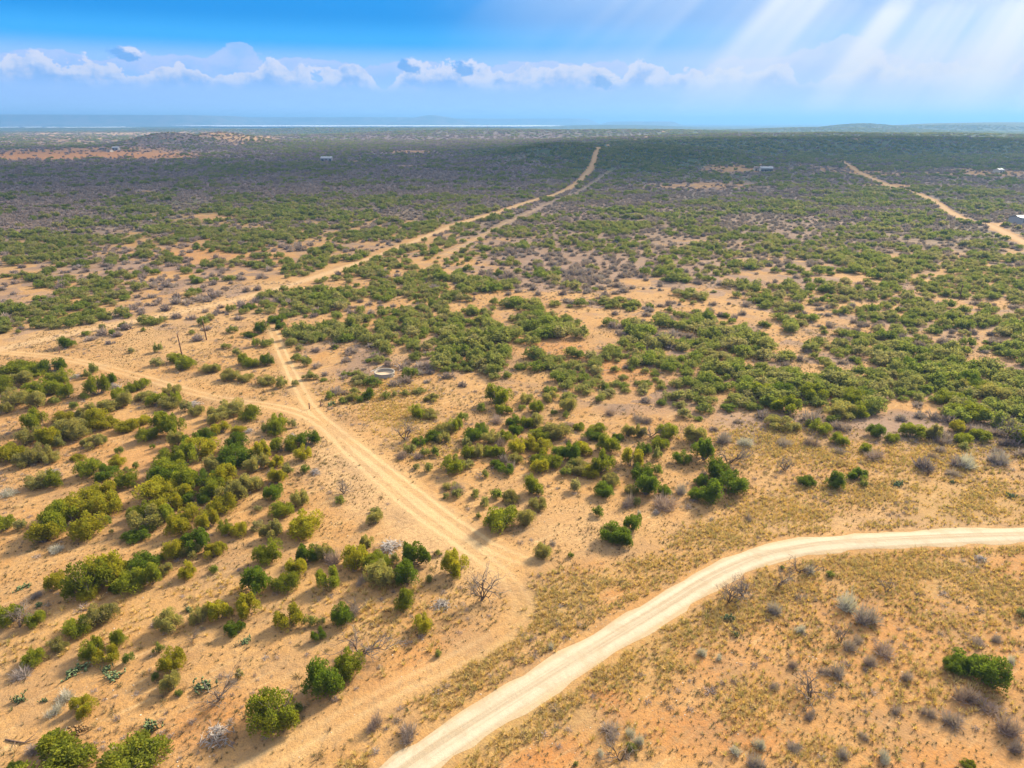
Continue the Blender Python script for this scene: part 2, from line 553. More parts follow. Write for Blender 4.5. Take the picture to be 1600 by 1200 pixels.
def ground_material():
    m, q, o = new_mat('ranch_soil')
    P = q.node('ShaderNodeNewGeometry').outputs['Position']
    trk, drt, grass, red, veg, brush, pale, near, wear = [q.attr(k) for k in ('trk', 'drt', 'grass', 'red', 'veg', 'brush', 'pale', 'near', 'wear')]
    n_big = q.noise(P, 0.05, 4, 0.6)
    n_mid = q.noise(P, 0.28, 4, 0.6)
    n_fine = q.noise(P, 1.7, 5, 0.65)
    n_grit = q.noise(P, 6.5, 3, 0.7)
    col = q.mix(q.smooth(n_big, 0.32, 0.68), (0.315, 0.162, 0.054), (0.36, 0.205, 0.079))
    col = q.mix(q.math('MULTIPLY', q.smooth(n_mid, 0.35, 0.72), 0.5), col, (0.39, 0.238, 0.10))
    col = q.mix(q.math('MULTIPLY', red, q.smooth(n_mid, 0.15, 0.55), clamp=True), col, (0.34, 0.145, 0.043))
    col = q.mix(pale, col, (0.43, 0.305, 0.17))
    # erosion lines and blown sand; shadow streaks and highlights are painted into the same bands
    wash_shade = q.noise(q.combine(q.vmath('DOT_PRODUCT', P, (0.78, 0.62, 0), out=1), q.math('MULTIPLY', q.vmath('DOT_PRODUCT', P, (-0.62, 0.78, 0), out=1), 7.0), 0.0), 0.16, 5, 0.68)
    col = q.mix(q.math('MULTIPLY', q.smooth(wash_shade, 0.50, 0.70), 0.55), col, (0.225, 0.125, 0.058))
    col = q.mix(q.math('MULTIPLY', q.smooth(wash_shade, 0.46, 0.30), 0.55), col, (0.47, 0.32, 0.155))
    # litter and thin dry growth between bushes
    n_pat = q.noise(P, 0.11, 5, 0.65)
    col = q.mix(q.math('MULTIPLY', q.smooth(n_pat, 0.47, 0.64), 0.5), col, (0.225, 0.138, 0.074))
    litter = q.math('MULTIPLY', q.smooth(n_fine, 0.50, 0.66), q.smooth(n_mid, 0.28, 0.58))
    col = q.mix(q.math('MULTIPLY', litter, 0.75), col, (0.22, 0.14, 0.07))
    gcol = q.mix(q.smooth(n_fine, 0.35, 0.65), (0.21, 0.135, 0.05), (0.345, 0.22, 0.08))
    gm = q.math('MULTIPLY', grass, q.smooth(n_fine, 0.25, 0.55))
    col = q.mix(q.math('MULTIPLY', gm, 0.8), col, gcol)
    # cattle-trail and plant specks
    speck = q.smooth(n_grit, 0.54, 0.63)
    col = q.mix(q.math('MULTIPLY', speck, q.math('MULTIPLY', near, 0.7)), col, (0.17, 0.10, 0.05))
    # distant cover: bush-sized green and grey crowns
    vor = q.node('ShaderNodeTexVoronoi', feature='F1')
    q.put(vor.inputs['Vector'], q.vmath('MULTIPLY', P, (1, 1, 0)))
    vor.inputs['Scale'].default_value = 0.16
    cellr = q.node('ShaderNodeSeparateColor')
    q.put(cellr.inputs[0], vor.outputs['Color'])
    patch = q.noise(P, 0.011, 4, 0.6)
    pat2 = q.noise(P, 0.0035, 4, 0.6)
    gsel = q.math('ADD', q.math('ADD', q.math('MULTIPLY', cellr.outputs[0], 0.35), q.math('MULTIPLY_ADD', patch, 0.9, -0.45)), 0.33)
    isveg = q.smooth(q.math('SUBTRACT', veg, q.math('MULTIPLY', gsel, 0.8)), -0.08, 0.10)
    bsel = q.math('ADD', q.math('MULTIPLY', cellr.outputs[1], 0.5), q.math('MULTIPLY_ADD', pat2, 0.8, -0.25))
    isbr = q.smooth(q.math('SUBTRACT', brush, q.math('MULTIPLY', bsel, 0.55)), -0.10, 0.16)
    gg = q.mix(cellr.outputs[2], (0.040, 0.060, 0.022), (0.065, 0.082, 0.033))  # self-shading of the crowns is put into this green and the grey below
    gb = q.mix(cellr.outputs[2], (0.12, 0.088, 0.08), (0.18, 0.13, 0.115))
    far = q.math('SUBTRACT', 1.0, near)
    col = q.mix(q.math('MULTIPLY', isbr, q.math('MULTIPLY_ADD', far, 0.35, 0.65)), col, gb)
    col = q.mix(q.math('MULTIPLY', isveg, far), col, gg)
    # wheel ruts of the two-tracks
    wob = q.math('MULTIPLY_ADD', n_mid, 0.9, -0.45)
    t = q.math('ADD', trk, q.math('MULTIPLY', wob, 0.7))
    rut = q.math('MULTIPLY', wear, q.math('MULTIPLY', q.smooth(t, 0.30, 0.72), q.smooth(t, 1.45, 0.95)))
    body = q.math('MULTIPLY', wear, q.smooth(t, 3.2, 1.0))
    col = q.mix(q.math('MULTIPLY', body, 0.40), col, (0.42, 0.28, 0.135))
    col = q.mix(q.math('MULTIPLY', rut, q.math('MULTIPLY_ADD', n_fine, 0.8, 0.25), clamp=True), col, (0.465, 0.325, 0.165))
    d = q.math('ADD', drt, q.math('MULTIPLY', wob, 2.6))
    col = q.mix(q.math('MULTIPLY', q.smooth(d, 3.4, 0.8), 0.75), col, q.mix(n_fine, (0.36, 0.225, 0.105), (0.44, 0.30, 0.165)))
    principled(q, o, col, 0.95, bump(q, q.noise(P, 1.1, 5, 0.72), 0.5, 0.5), 0.1)
    return m

def gravel_material():
    m, q, o = new_mat('caliche_gravel')
    P = q.node('ShaderNodeNewGeometry').outputs['Position']
    u = q.attr('across')          # metres from the crown
    s = q.attr('along')
    n = q.noise(P, 1.1, 5, 0.65)
    grit = q.noise(P, 9.0, 3, 0.7)
    st = q.noise(q.combine(q.math('MULTIPLY', u, 2.1), q.math('MULTIPLY', s, 0.035), 0), 1.0, 4, 0.6)
    col = q.mix(q.smooth(st, 0.36, 0.66), (0.30, 0.232, 0.148), (0.39, 0.325, 0.228))
    au = q.math('ABSOLUTE', q.math('ADD', u, q.math('MULTIPLY_ADD', n, 0.5, -0.25)))
    wheel = q.math('MULTIPLY', q.smooth(au, 0.45, 0.8), q.smooth(au, 1.65, 1.2))
    col = q.mix(q.math('MULTIPLY', wheel, 0.7), col, (0.43, 0.36, 0.258))
    col = q.mix(q.math('MULTIPLY', q.smooth(au, 1.2, 2.0), 0.75), col, (0.37, 0.265, 0.15))
    stain = q.noise(P, 0.35, 4, 0.65)
    col = q.mix(q.math('MULTIPLY', q.smooth(stain, 0.48, 0.68), 0.45), col, (0.30, 0.215, 0.125))
    col = q.mix(q.math('MULTIPLY', q.smooth(grit, 0.52, 0.66), 0.45), col, (0.38, 0.29, 0.2))
    principled(q, o, col, 0.95, bump(q, q.math('ADD', q.math('MULTIPLY', grit, 0.2), q.math('ADD', n, q.math('MULTIPLY', st, 0.5))), 0.5, 0.2), 0.1)
    return m

def leaf_material(name, cols, tr=0.55, vary=0.6):
    """foliage: flat colours per plant with a little spray-to-spray change"""
    m, q, o = new_mat(name)
    oi = q.node('ShaderNodeObjectInfo').outputs['Random']
    P = q.node('ShaderNodeTexCoord').outputs['Object']
    n = q.noise(P, 5.0, 2, 0.6)
    if len(cols) == 1:
        c = cols[0]
        col = q.mix(oi, tuple(x * 0.85 for x in c), tuple(x * 1.15 for x in c))
    else:
        rp = q.node('ShaderNodeValToRGB')
        q.put(rp.inputs[0], oi)
        rp.color_ramp.elements[0].color = (*cols[0], 1)
        rp.color_ramp.elements[1].color = (*cols[-1], 1)
        for i, c in enumerate(cols[1:-1]):
            e = rp.color_ramp.elements.new((i + 1) / (len(cols) - 1))
            e.color = (*c, 1)
        col = rp.outputs[0]
    f = q.math('MULTIPLY', q.smooth(n, 0.4, 0.75), vary)
    col = q.mix(f, col, q.mix(1.0, col, (1.9, 1.55, 1.0), 'MULTIPLY'))
    d = q.node('ShaderNodeBsdfDiffuse')
    q.put(d.inputs[0], col)
    t = q.node('ShaderNodeBsdfTranslucent')
    q.put(t.inputs[0], q.mix(1.0, col, (1.25, 1.3, 0.7), 'MULTIPLY'))
    mx = q.node('ShaderNodeMixShader')
    mx.inputs[0].default_value = tr
    q.l.new(d.outputs[0], mx.inputs[1])
    q.l.new(t.outputs[0], mx.inputs[2])
    q.l.new(mx.outputs[0], o.inputs[0])
    return m

def plain(name, col, var=0.3, scale=3.0, rough=0.85):
    m, q, o = new_mat(name)
    n = q.noise(q.node('ShaderNodeTexCoord').outputs['Object'], scale, 4, 0.6)
    oi = q.node('ShaderNodeObjectInfo').outputs['Random']
    c = q.mix(n, tuple(x * (1 - var) for x in col), tuple(min(1, x * (1 + var)) for x in col))
    c = q.mix(oi, q.mix(1.0, c, (0.85, 0.85, 0.85), 'MULTIPLY'), c)
    principled(q, o, c, rough, bump(q, n, 0.3, 0.05))
    return m

M_SOIL = ground_material()
M_GRAVEL = gravel_material()
TONES = {
    'd': ('dark green', leaf_material('juniper_dark', [(0.125, 0.172, 0.028)])),
    'g': ('bright green', leaf_material('juniper_green', [(0.215, 0.235, 0.034)])),
    'y': ('yellow-green', leaf_material('juniper_yellow', [(0.31, 0.285, 0.036)])),
    'o': ('greyish olive', leaf_material('juniper_olive', [(0.29, 0.265, 0.11)])),
}
M_SCRUB = leaf_material('juniper_mixed', [(0.157, 0.196, 0.050), (0.258, 0.252, 0.112), (0.190, 0.230, 0.056), (0.302, 0.269, 0.168), (0.168, 0.207, 0.047)])
M_TWIG = plain('grey_bark', (0.21, 0.165, 0.13))
M_BARK = plain('brown_bark', (0.14, 0.09, 0.06))
M_GREY = leaf_material('leafless_twigs', [(0.27, 0.205, 0.19), (0.35, 0.28, 0.25), (0.24, 0.185, 0.175), (0.33, 0.28, 0.265)], 0.2, 0.2)
M_BRUSH = leaf_material('thicket_twigs', [(0.260, 0.195, 0.182), (0.351, 0.273, 0.247), (0.221, 0.169, 0.163), (0.325, 0.267, 0.260)], 0.2, 0.2)
M_SAGE = leaf_material('silver_twigs', [(0.42, 0.39, 0.34)], 0.2, 0.2)
M_PURPLE = leaf_material('purple_brown_twigs', [(0.30, 0.22, 0.195)], 0.2, 0.2)
M_DEAD = plain('bleached_wood', (0.36, 0.315, 0.28), 0.25)
M_PAD = leaf_material('cactus_pad', [(0.135, 0.175, 0.085)], 0.05, 0.5)
M_PADB = leaf_material('withered_cactus_pad', [(0.21, 0.14, 0.075)], 0.05, 0.5)
M_STRAW = leaf_material('straw', [(0.52, 0.345, 0.12), (0.40, 0.275, 0.105), (0.57, 0.40, 0.17), (0.30, 0.245, 0.09), (0.48, 0.345, 0.18)], 0.4, 0.3)
M_WEED = leaf_material('dry_weed', [(0.16, 0.11, 0.07), (0.24, 0.17, 0.10), (0.13, 0.115, 0.055), (0.30, 0.22, 0.12)], 0.3, 0.3)
M_STONE = plain('limestone_chip', (0.52, 0.43, 0.33), 0.3)
M_CONC = plain('concrete', (0.31, 0.275, 0.23), 0.3, 1.5)
M_RUST = plain('rusty_steel', (0.17, 0.075, 0.04), 0.3, 6)
M_POLE = plain('weathered_pole', (0.12, 0.065, 0.04), 0.3, 4)
M_TIN = plain('white_metal_sheet', (0.32, 0.32, 0.32), 0.08, 0.3, 0.45)
M_WALL = plain('cream_wall', (0.55, 0.48, 0.38), 0.1, 0.3)
M_DARK = plain('dark_opening', (0.05, 0.05, 0.055), 0.2, 1.0, 0.3)
M_ROOFB = plain('brown_roof', (0.22, 0.16, 0.13), 0.2, 0.5)

# ------------------------------------------------------------------ terrain
def axis(lo, hi, step, far, grow, back=None):
    core = np.arange(lo, hi + 1e-6, step)
    up_, s, x = [], step, core[-1]
    while x < far:
        s *= 1 + grow
        x += s
        up_.append(x)
    dn, s, x = [], step, core[0]
    while x > (back if back is not None else -far):
        s *= 1 + grow
        x -= s
        dn.append(x)
    return np.array(dn[::-1] + list(core) + up_)

gx = axis(-75, 75, 0.7, 60000, 0.032)
gy = axis(22, 130, 0.65, 60000, 0.032, -120)
GX, GY = np.meshgrid(gx, gy)

def soil_attrs(X, Y):
    px, py = w2px(X, np.maximum(Y, 5.0))
    px = np.where(Y < 5, 800.0, px)
    py = np.where(Y < 5, 1400.0, py)
    trk = np.full(X.shape, 1e9)
    for t in TRACKS:
        trk = np.minimum(trk, dist_poly(X, Y, t))
    drt = np.full(X.shape, 1e9)
    for t in DIRT:
        drt = np.minimum(drt, dist_poly(X, Y, t))
    os_ = open_sand(px, py)
    clear = sstep(np.minimum(drt, 40), 2, 6)
    veg = survey(SG, px, py) * (1 - 0.85 * os_) * clear
    br = survey(SB, px, py) * (1 - 0.85 * os_) * clear
    rough_ = vnoise(X, Y, 9.0, 21)
    gr = np.clip(ell(GRASS, px, py) * (0.6 + 0.7 * rough_), 0, 1)
    gr = gr * (1 - 0.75 * ell([e for e in RED if e[1] > 850], px, py))
    red = np.clip(ell(RED, px, py) * (0.7 + 0.6 * vnoise(X, Y, 6.0, 22)), 0, 1)
    pale = 0.45 * ell([(640, 820, 160, 40, 0.65, 1), (560, 760, 120, 46, 0.65, 1), (900, 830, 120, 40, 0.2, .6), (300, 500, 160, 34, -.3, .6), (150, 520, 200, 22, -.1, .5), (1330, 820, 300, 14, 0, .6)], px, py)
    pale = np.maximum(pale, 0.9 * ell([(110, 209, 200, 1.0, 0, .7), (40, 216, 230, 1.2, 0, .5), (375, 222, 50, 6.0, 0, 1), (1384, 209, 12, 2.5, 0, .5), (1340, 235, 10, 3, 0, .9), (1240, 213, 50, 1.5, 0, .8)], px, py))
    veg = veg * (1 - np.clip(pale * 1.6 * (py < 300), 0, 1))
    br = br * (1 - np.clip(pale * 1.6 * (py < 300), 0, 1))
    near = 1 - sstep(np.hypot(X, Y), 260, 800)
    wear = 0.42 + 0.55 * ell([(640, 780, 260, 60, 0.66, 1), (450, 590, 40, 90, -0.35, .9), (560, 1100, 260, 40, -.55, .35), (200, 580, 260, 30, .1, .2)], px, py)
    wear = wear * (1 - 0.9 * ell([(850, 890, 40, 14, 0, 1)], px, py)) * (1 - 0.8 * ell([(800, 955, 75, 60, 0, 1)], px, py)) * (1 - 0.35 * ell([(560, 1110, 260, 60, -.55, 1)], px, py)) * (0.6 + 0.55 * vnoise(X, Y, 5.0, 23))
    return dict(trk=np.minimum(trk, 60), drt=np.minimum(drt, 60), grass=gr, red=red, veg=veg, brush=br, pale=pale, near=near, wear=wear)

GZ = hgt(GX, GY)
ny, nx = GX.shape
ids = np.arange(ny * nx).reshape(ny, nx)
F = np.stack([ids[:-1, :-1], ids[:-1, 1:], ids[1:, 1:], ids[1:, :-1]], -1).reshape(-1, 4)
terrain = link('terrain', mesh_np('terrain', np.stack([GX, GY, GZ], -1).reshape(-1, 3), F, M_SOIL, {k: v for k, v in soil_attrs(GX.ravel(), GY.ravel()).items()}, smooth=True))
tag(terrain, 'tan and orange sandy ranch ground running out to the horizon', 'ground', kind='structure')

def ribbon(name, P, half, nacross, lift, mat, label, cat, crown=0.0, ragged=0.3, road=False):
    d = np.gradient(P, axis=0)
    d /= np.linalg.norm(d, axis=1)[:, None] + 1e-9
    nrm = np.stack([-d[:, 1], d[:, 0]], 1)
    s = np.concatenate([[0], np.cumsum(np.linalg.norm(np.diff(P, axis=0), axis=1))])
    u = np.linspace(-1, 1, nacross)
    rag = half + ragged * (vnoise(s, s * 0, 2.2, 31)[:, None] - 0.5) * 2 * (u[None] < 0) + ragged * (vnoise(s, s * 0 + 50, 2.6, 32)[:, None] - 0.5) * 2 * (u[None] > 0)
    off = u[None] * rag
    X = P[:, 0][:, None] + nrm[:, 0][:, None] * off
    Y = P[:, 1][:, None] + nrm[:, 1][:, None] * off
    Z = hgt(X, Y) + lift * (1 - 0.92 * np.abs(u[None]) ** 6) + crown * (1 - u[None] ** 2)
    n0, n1 = X.shape
    ids = np.arange(n0 * n1).reshape(n0, n1)
    F = np.stack([ids[:-1, :-1], ids[1:, :-1], ids[1:, 1:], ids[:-1, 1:]], -1).reshape(-1, 4)
    if road:
        at = dict(across=off.ravel(), along=np.repeat(s, n1))
    else:
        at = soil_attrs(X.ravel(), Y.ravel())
    o = link(name, mesh_np(name, np.stack([X, Y, Z], -1).reshape(-1, 3), F, mat, at, smooth=True))
    return tag(o, label, cat, kind='structure')

ribbon('gravel_road', ROAD, 2.0, 17, 0.06, M_GRAVEL, 'pale gravel road curving across the sandy ground', 'road', 0.10, 0.42, True)
for P, lab, lift in zip(TRACKS, ('two-track dirt trail from the gravel road to the fence gap', 'faint two-track trail running through the gate posts past the water tank', 'thin sandy trail beside the long fence-line clearing'), (0.030, 0.062, 0.03)):
    keep = P[np.hypot(P[:, 0], P[:, 1]) < 420]
    if len(keep) > 5:
        ribbon('dirt_track', keep, 2.6, 15, lift, M_SOIL, lab, 'track', 0.0, 0.1)
for P, lab in zip(DIRT[:2], ('long straight sandy clearing running over the green hill', 'sandy ranch road winding away past the metal building')):
    ribbon('dirt_road', P[:], 3.4, 9, 0.042, M_SOIL, lab, 'road', 0.0, 0.4)

# far table lands and the lake below them
def mesa(name, px0, px1, dist, h, label, slope=0.35, seed=1):
    a, b = (px0 - 800) / FPX * dist / CP, (px1 - 800) / FPX * dist / CP
    n = 90
    X = np.linspace(a - h * 3, b + h * 3, n)
    prof = np.array([0.0, 0.25, 0.55, 0.96, 1.0, 1.0, 0.9, 0.0])
    dep = np.array([-1100, -600, -330, -230, -120, 1500, 2200, 3500.0])
    V = []
    for i, x in enumerate(X):
        side = sstep(np.array(min(x - X[0], X[-1] - x)), 0, h * 3.2)
        jig = 260 * (vnoise(np.array(x), np.array(0.0), 900, seed) - 0.5) * 2 + 120 * (vnoise(np.array(x), np.array(9.0), 330, seed + 1) - 0.5) * 2
        top = h * (0.95 + 0.10 * (vnoise(np.array(x), np.array(3.0), 2600, seed + 2) - 0.5))
        for p, dd in zip(prof, dep):
            V.append((x, dist + dd + (jig if dd < 0 else 0), -2 + top * p * side))
    k = len(prof)
    F = [(i * k + j, (i + 1) * k + j, (i + 1) * k + j + 1, i * k + j + 1) for i in range(n - 1) for j in range(k - 1)]
    m = bpy.data.materials.get('far_scrub_slope')
    o = link(name, mesh_np(name, V, np.array(F), m, smooth=True))
    return tag(o, label, 'mesa', kind='structure')
mm, q, o_ = new_mat('far_scrub_slope')
P_ = q.node('ShaderNodeNewGeometry').outputs['Position']
principled(q, o_, q.mix(q.smooth(q.noise(P_, 0.004, 5, 0.6), 0.4, 0.62), (0.075, 0.09, 0.05), (0.17, 0.14, 0.10)), 0.95, None, 0.05)
mesa('mesa', -500, 372, 11500, 170, 'long blue flat-topped mesa on the skyline', seed=1)
mesa('mesa', 300, 660, 14000, 158, 'lower faint mesa continuing the skyline beyond the first', seed=5)
mesa('mesa', 640, 900, 16000, 140, 'faint low table land behind the lake', seed=9)
mesa('mesa', 955, 1015, 12000, 74, 'tiny flat hill on the skyline beyond the lake end', seed=13)
hp = MB()
hx = (690 - 800) / FPX * 13000 / CP
th = np.arange(14) * 2 * math.pi / 14
for_r = [(320, 100), (200, 130), (90, 158), (30, 172)]
V, F = [], []
for r_, z_ in for_r:
    V += [(hx + r_ * 1.6 * math.cos(t) * random.uniform(.9, 1.1), 13000 + r_ * math.sin(t), z_) for t in th]
for i in range(3):
    F += [(i * 14 + j, i * 14 + (j + 1) % 14, (i + 1) * 14 + (j + 1) % 14, (i + 1) * 14 + j) for j in range(14)]
V += [(hx + 900 * math.cos(t), 13000 + 900 * math.sin(t), -2) for t in th]
F += [(56 + j, 56 + (j + 1) % 14, (j + 1) % 14, j) for j in range(14)]
tag(link('peak', mesh_np('peak', V, np.array(F), mm, smooth=True)), 'small blue pointed peak on the skyline', 'hill', kind='structure')

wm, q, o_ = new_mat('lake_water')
b = principled(q, o_, (0.72, 0.76, 0.80), 0.40, bump(q, q.noise(q.node('ShaderNodeNewGeometry').outputs['Position'], 0.05, 3, 0.6), 0.03, 1.0), 1.0)  # pale base colour painted in for the sky glint on the water
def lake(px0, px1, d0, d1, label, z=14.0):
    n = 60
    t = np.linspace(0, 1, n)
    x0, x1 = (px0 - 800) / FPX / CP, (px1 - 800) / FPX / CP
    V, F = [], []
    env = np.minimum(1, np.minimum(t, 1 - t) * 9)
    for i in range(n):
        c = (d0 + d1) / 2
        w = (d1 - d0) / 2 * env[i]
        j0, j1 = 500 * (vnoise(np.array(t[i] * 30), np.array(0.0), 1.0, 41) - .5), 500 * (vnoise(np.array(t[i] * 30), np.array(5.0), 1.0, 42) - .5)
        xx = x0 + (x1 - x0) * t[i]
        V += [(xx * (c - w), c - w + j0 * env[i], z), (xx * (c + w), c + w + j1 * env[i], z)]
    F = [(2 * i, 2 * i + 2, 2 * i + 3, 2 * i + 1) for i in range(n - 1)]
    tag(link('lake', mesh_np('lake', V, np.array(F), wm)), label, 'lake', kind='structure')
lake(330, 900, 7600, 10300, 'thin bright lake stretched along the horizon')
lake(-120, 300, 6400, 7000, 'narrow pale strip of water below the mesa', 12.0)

# the broken cloud that shades the middle distance and cuts the sunlight into beams
cm, q, o_ = new_mat('cloud_vapour')
cd = q.node('ShaderNodeBsdfDiffuse')
cd.inputs[0].default_value = (0.85, 0.85, 0.85, 1)
ct = q.node('ShaderNodeBsdfTranslucent')
ct.inputs[0].default_value = (0.85, 0.85, 0.85, 1)
ctr = q.node('ShaderNodeBsdfTransparent')
c_a = q.node('ShaderNodeMixShader')
c_a.inputs[0].default_value = 0.55
q.l.new(cd.outputs[0], c_a.inputs[1])
q.l.new(ct.outputs[0], c_a.inputs[2])
c_b = q.node('ShaderNodeMixShader')
c_b.inputs[0].default_value = 0.87
q.l.new(c_a.outputs[0], c_b.inputs[1])
q.l.new(ctr.outputs[0], c_b.inputs[2])
q.l.new(c_b.outputs[0], o_.inputs[0])
cb = MB()
rc = np.random.default_rng(77)
KU, KV = 16, 8
for i in range(46):
    a_, r_ = rc.uniform(0, 2 * math.pi), math.sqrt(rc.uniform(0, 1))
    cx_, cy_ = 900 + 2500 * r_ * math.cos(a_), 2600 + 720 * r_ * math.sin(a_)
    sx_, sz_ = rc.uniform(220, 460), rc.uniform(60, 130)
    V, F = [], []
    for v in range(KV + 1):
        for u in range(KU):
            lat, lon = math.pi * (v / KV - 0.5), 2 * math.pi * u / KU
            k_ = 1 + 0.22 * math.sin(3 * lon + i) * math.cos(lat * 2 + i) + 0.12 * math.sin(5 * lon + 2 * i)
            zz = math.sin(lat) * sz_
            V.append((cx_ + sx_ * k_ * math.cos(lat) * math.cos(lon), cy_ + sx_ * 0.8 * k_ * math.cos(lat) * math.sin(lon), 1250 + (zz if zz > 0 else zz * 0.3) + 30 * math.sin(i)))
    for v in range(KV):
        for u in range(KU):
            F.append((v * KU + u, v * KU + (u + 1) % KU, (v + 1) * KU + (u + 1) % KU, (v + 1) * KU + u))
    cb.add(V, F)
tag(link('clouds', cb.mesh('clouds', cm, smooth=True)), 'broken cloud deck high over the middle of the plain', 'clouds', kind='stuff')

# haze: one even box of air round everything but the sky
hm = bpy.data.materials.new('summer_haze')
hm.use_nodes = True
q = NT(hm.node_tree)
q.n.clear()
o_ = q.node('ShaderNodeOutputMaterial')
pv = q.node('ShaderNodeVolumePrincipled')
pv.inputs['Color'].default_value = (0.19, 0.42, 0.76, 1)
pv.inputs['Density'].default_value = 0.00015
pv.inputs['Anisotropy'].default_value = 0.25
q.l.new(pv.outputs[0], o_.inputs['Volume'])
hb = MB()
hb.box((-62000, -400, -30), (62000, 62000, 205))
haze = link('haze', hb.mesh('haze', hm))
tag(haze, 'pale blue haze veiling the far plain', 'haze', kind='stuff')

# ------------------------------------------------------------------ plant meshes (unit width, unit height)
def rot_rand(n, r):
    return r.uniform(0, 2 * math.pi, n)

def juniper_mesh(seed, n, tl, tw, mat, core=0.25):
    r = np.random.default_rng(seed)
    k = int(r.integers(13, 22))
    rad = 0.33 * np.sqrt(r.uniform(0, 1, k))
    ang = r.uniform(0, 2 * math.pi, k)
    lr = r.uniform(0.085, 0.165, k)
    cx, cy = rad * np.cos(ang), rad * np.sin(ang)
    topz = (0.88 - 1.05 * rad ** 1.3) * r.uniform(0.55, 1.12, k)
    li = np.concatenate([r.integers(0, k, n)])
    nv = r.normal(size=(n, 3))
    nv /= np.linalg.norm(nv, axis=1)[:, None]
    nv[:, 2] = np.where((nv[:, 2] < -0.5), -nv[:, 2], nv[:, 2])
    dep = np.where(r.uniform(size=n) < core, r.uniform(0.3, 0.8, n), r.uniform(0.8, 1.2, n))
    # lobes are upright: stretched to the ground
    lz = np.maximum(topz[li] * 0.52, 0.16)
    hn = nv[:, :2] / (np.linalg.norm(nv[:, :2], axis=1)[:, None] + 1e-9)
    fl = np.where(nv[:, 2] < 0.15, r.uniform(0.75, 1.0, n), np.linalg.norm(nv[:, :2], axis=1))[:, None]
    hx_ = hn * fl * (lr[li] * dep)[:, None]
    c = np.stack([cx[li] + hx_[:, 0], cy[li] + hx_[:, 1], lz + nv[:, 2] * np.maximum(topz[li] - lz, 0.1) * dep], 1)
    c[:, 2] = np.maximum(c[:, 2], 0.03 + 0.05 * r.uniform(size=n))
    d = nv * np.array((0.7, 0.7, 0.5)) + np.array((0, 0, 0.75)) + r.normal(size=(n, 3)) * 0.38
    d /= np.linalg.norm(d, axis=1)[:, None]
    a = r.normal(size=(n, 3))
    s = np.cross(d, a)
    s /= np.linalg.norm(s, axis=1)[:, None]
    w = np.cross(d, s)
    L = tl * r.uniform(0.6, 1.35, n)[:, None]
    Wd = tw * r.uniform(0.7, 1.3, n)[:, None]
    b0 = c - d * L * 0.45
    tip = c + d * L * 0.55
    m1 = c + d * L * 0.05
    V = np.stack([b0, m1 + s * Wd, tip, m1 - s * Wd, m1 + w * Wd, m1 - w * Wd], 1).reshape(-1, 3)
    base = (np.arange(n) * 6)[:, None]
    F = np.concatenate([base + np.array([[0, 1, 2, 3]]), base + np.array([[0, 4, 2, 5]])])
    V[:, 2] = np.maximum(V[:, 2], 0.0)
    V[:, :2] /= max(np.percentile(np.abs(V[:, :2]), 98.5) * 2, 1e-3)
    V[:, 2] /= np.percentile(V[:, 2], 99.3)
    return mesh_np('juniper_foliage', V, F, mat), np.stack([cx, cy, topz], 1)

def stem_mesh(seed, tops, mat):
    r = np.random.default_rng(seed)
    b = MB()
    for (x, y, z) in tops:
        p0 = np.array((x * 0.12, y * 0.12, -0.03))
        p2 = np.array((x * 1.1, y * 1.1, max(z * 0.72, 0.25)))
        p1 = (p0 + p2) / 2 + np.array((x * 0.25, y * 0.25, -0.04)) + r.normal(size=3) * 0.02
        b.tube([p0, p1, p2], [0.022, 0.014, 0.006], 4)
        for _ in range(2):
            t = p2 + r.normal(size=3) * np.array((0.12, 0.12, 0.06)) + np.array((0, 0, 0.12))
            b.tube([p1, (p1 + t) / 2 + r.normal(size=3) * 0.03, t], [0.010, 0.007, 0.003], 3)
    return b.mesh('stem', mat)

def shrub_mesh(seed, n, w, mat, flat=0.9):
    """leafless rounded shrub: a dome of thin twigs"""
    r = np.random.default_rng(seed)
    k = int(r.integers(5, 9))
    lc = np.stack([0.30 * r.normal(size=k), 0.24 * r.normal(size=k)], 1)
    li = r.integers(0, k, n)
    d = r.normal(size=(n, 3))
    d[:, 2] = np.abs(d[:, 2]) * 0.9 + 0.15
    d /= np.linalg.norm(d, axis=1)[:, None]
    ln = (r.uniform(0.12, 0.34, n) * r.uniform(0.6, 1.25, k)[li])[:, None]
    p0 = np.concatenate([lc[li] * 0.7, np.zeros((n, 1))], 1) + d * r.uniform(0.0, 0.25, n)[:, None]
    p1 = p0 + d * ln * 0.5
    d2 = d + r.normal(size=(n, 3)) * 0.45 + np.array((0, 0, 0.2))
    d2 /= np.linalg.norm(d2, axis=1)[:, None]
    p2 = p1 + d2 * ln * 0.6
    s = np.cross(d, r.normal(size=(n, 3)))
    s /= np.linalg.norm(s, axis=1)[:, None]
    V = np.stack([p0 - s * w, p0 + s * w, p1 + s * w * 0.8, p1 - s * w * 0.8, p2], 1).reshape(-1, 3)
    base = (np.arange(n) * 5)[:, None]
    F4 = base + np.array([[0, 1, 2, 3]])
    F3 = base + np.array([[3, 2, 4]])
    V[:, 2] = np.maximum(V[:, 2], 0)
    V[:, :2] /= np.percentile(np.abs(V[:, :2]), 98.5) * 2
    V[:, 2] /= np.percentile(V[:, 2], 99.3)
    return mesh_np('shrub_twigs', V, [F4, F3], mat)

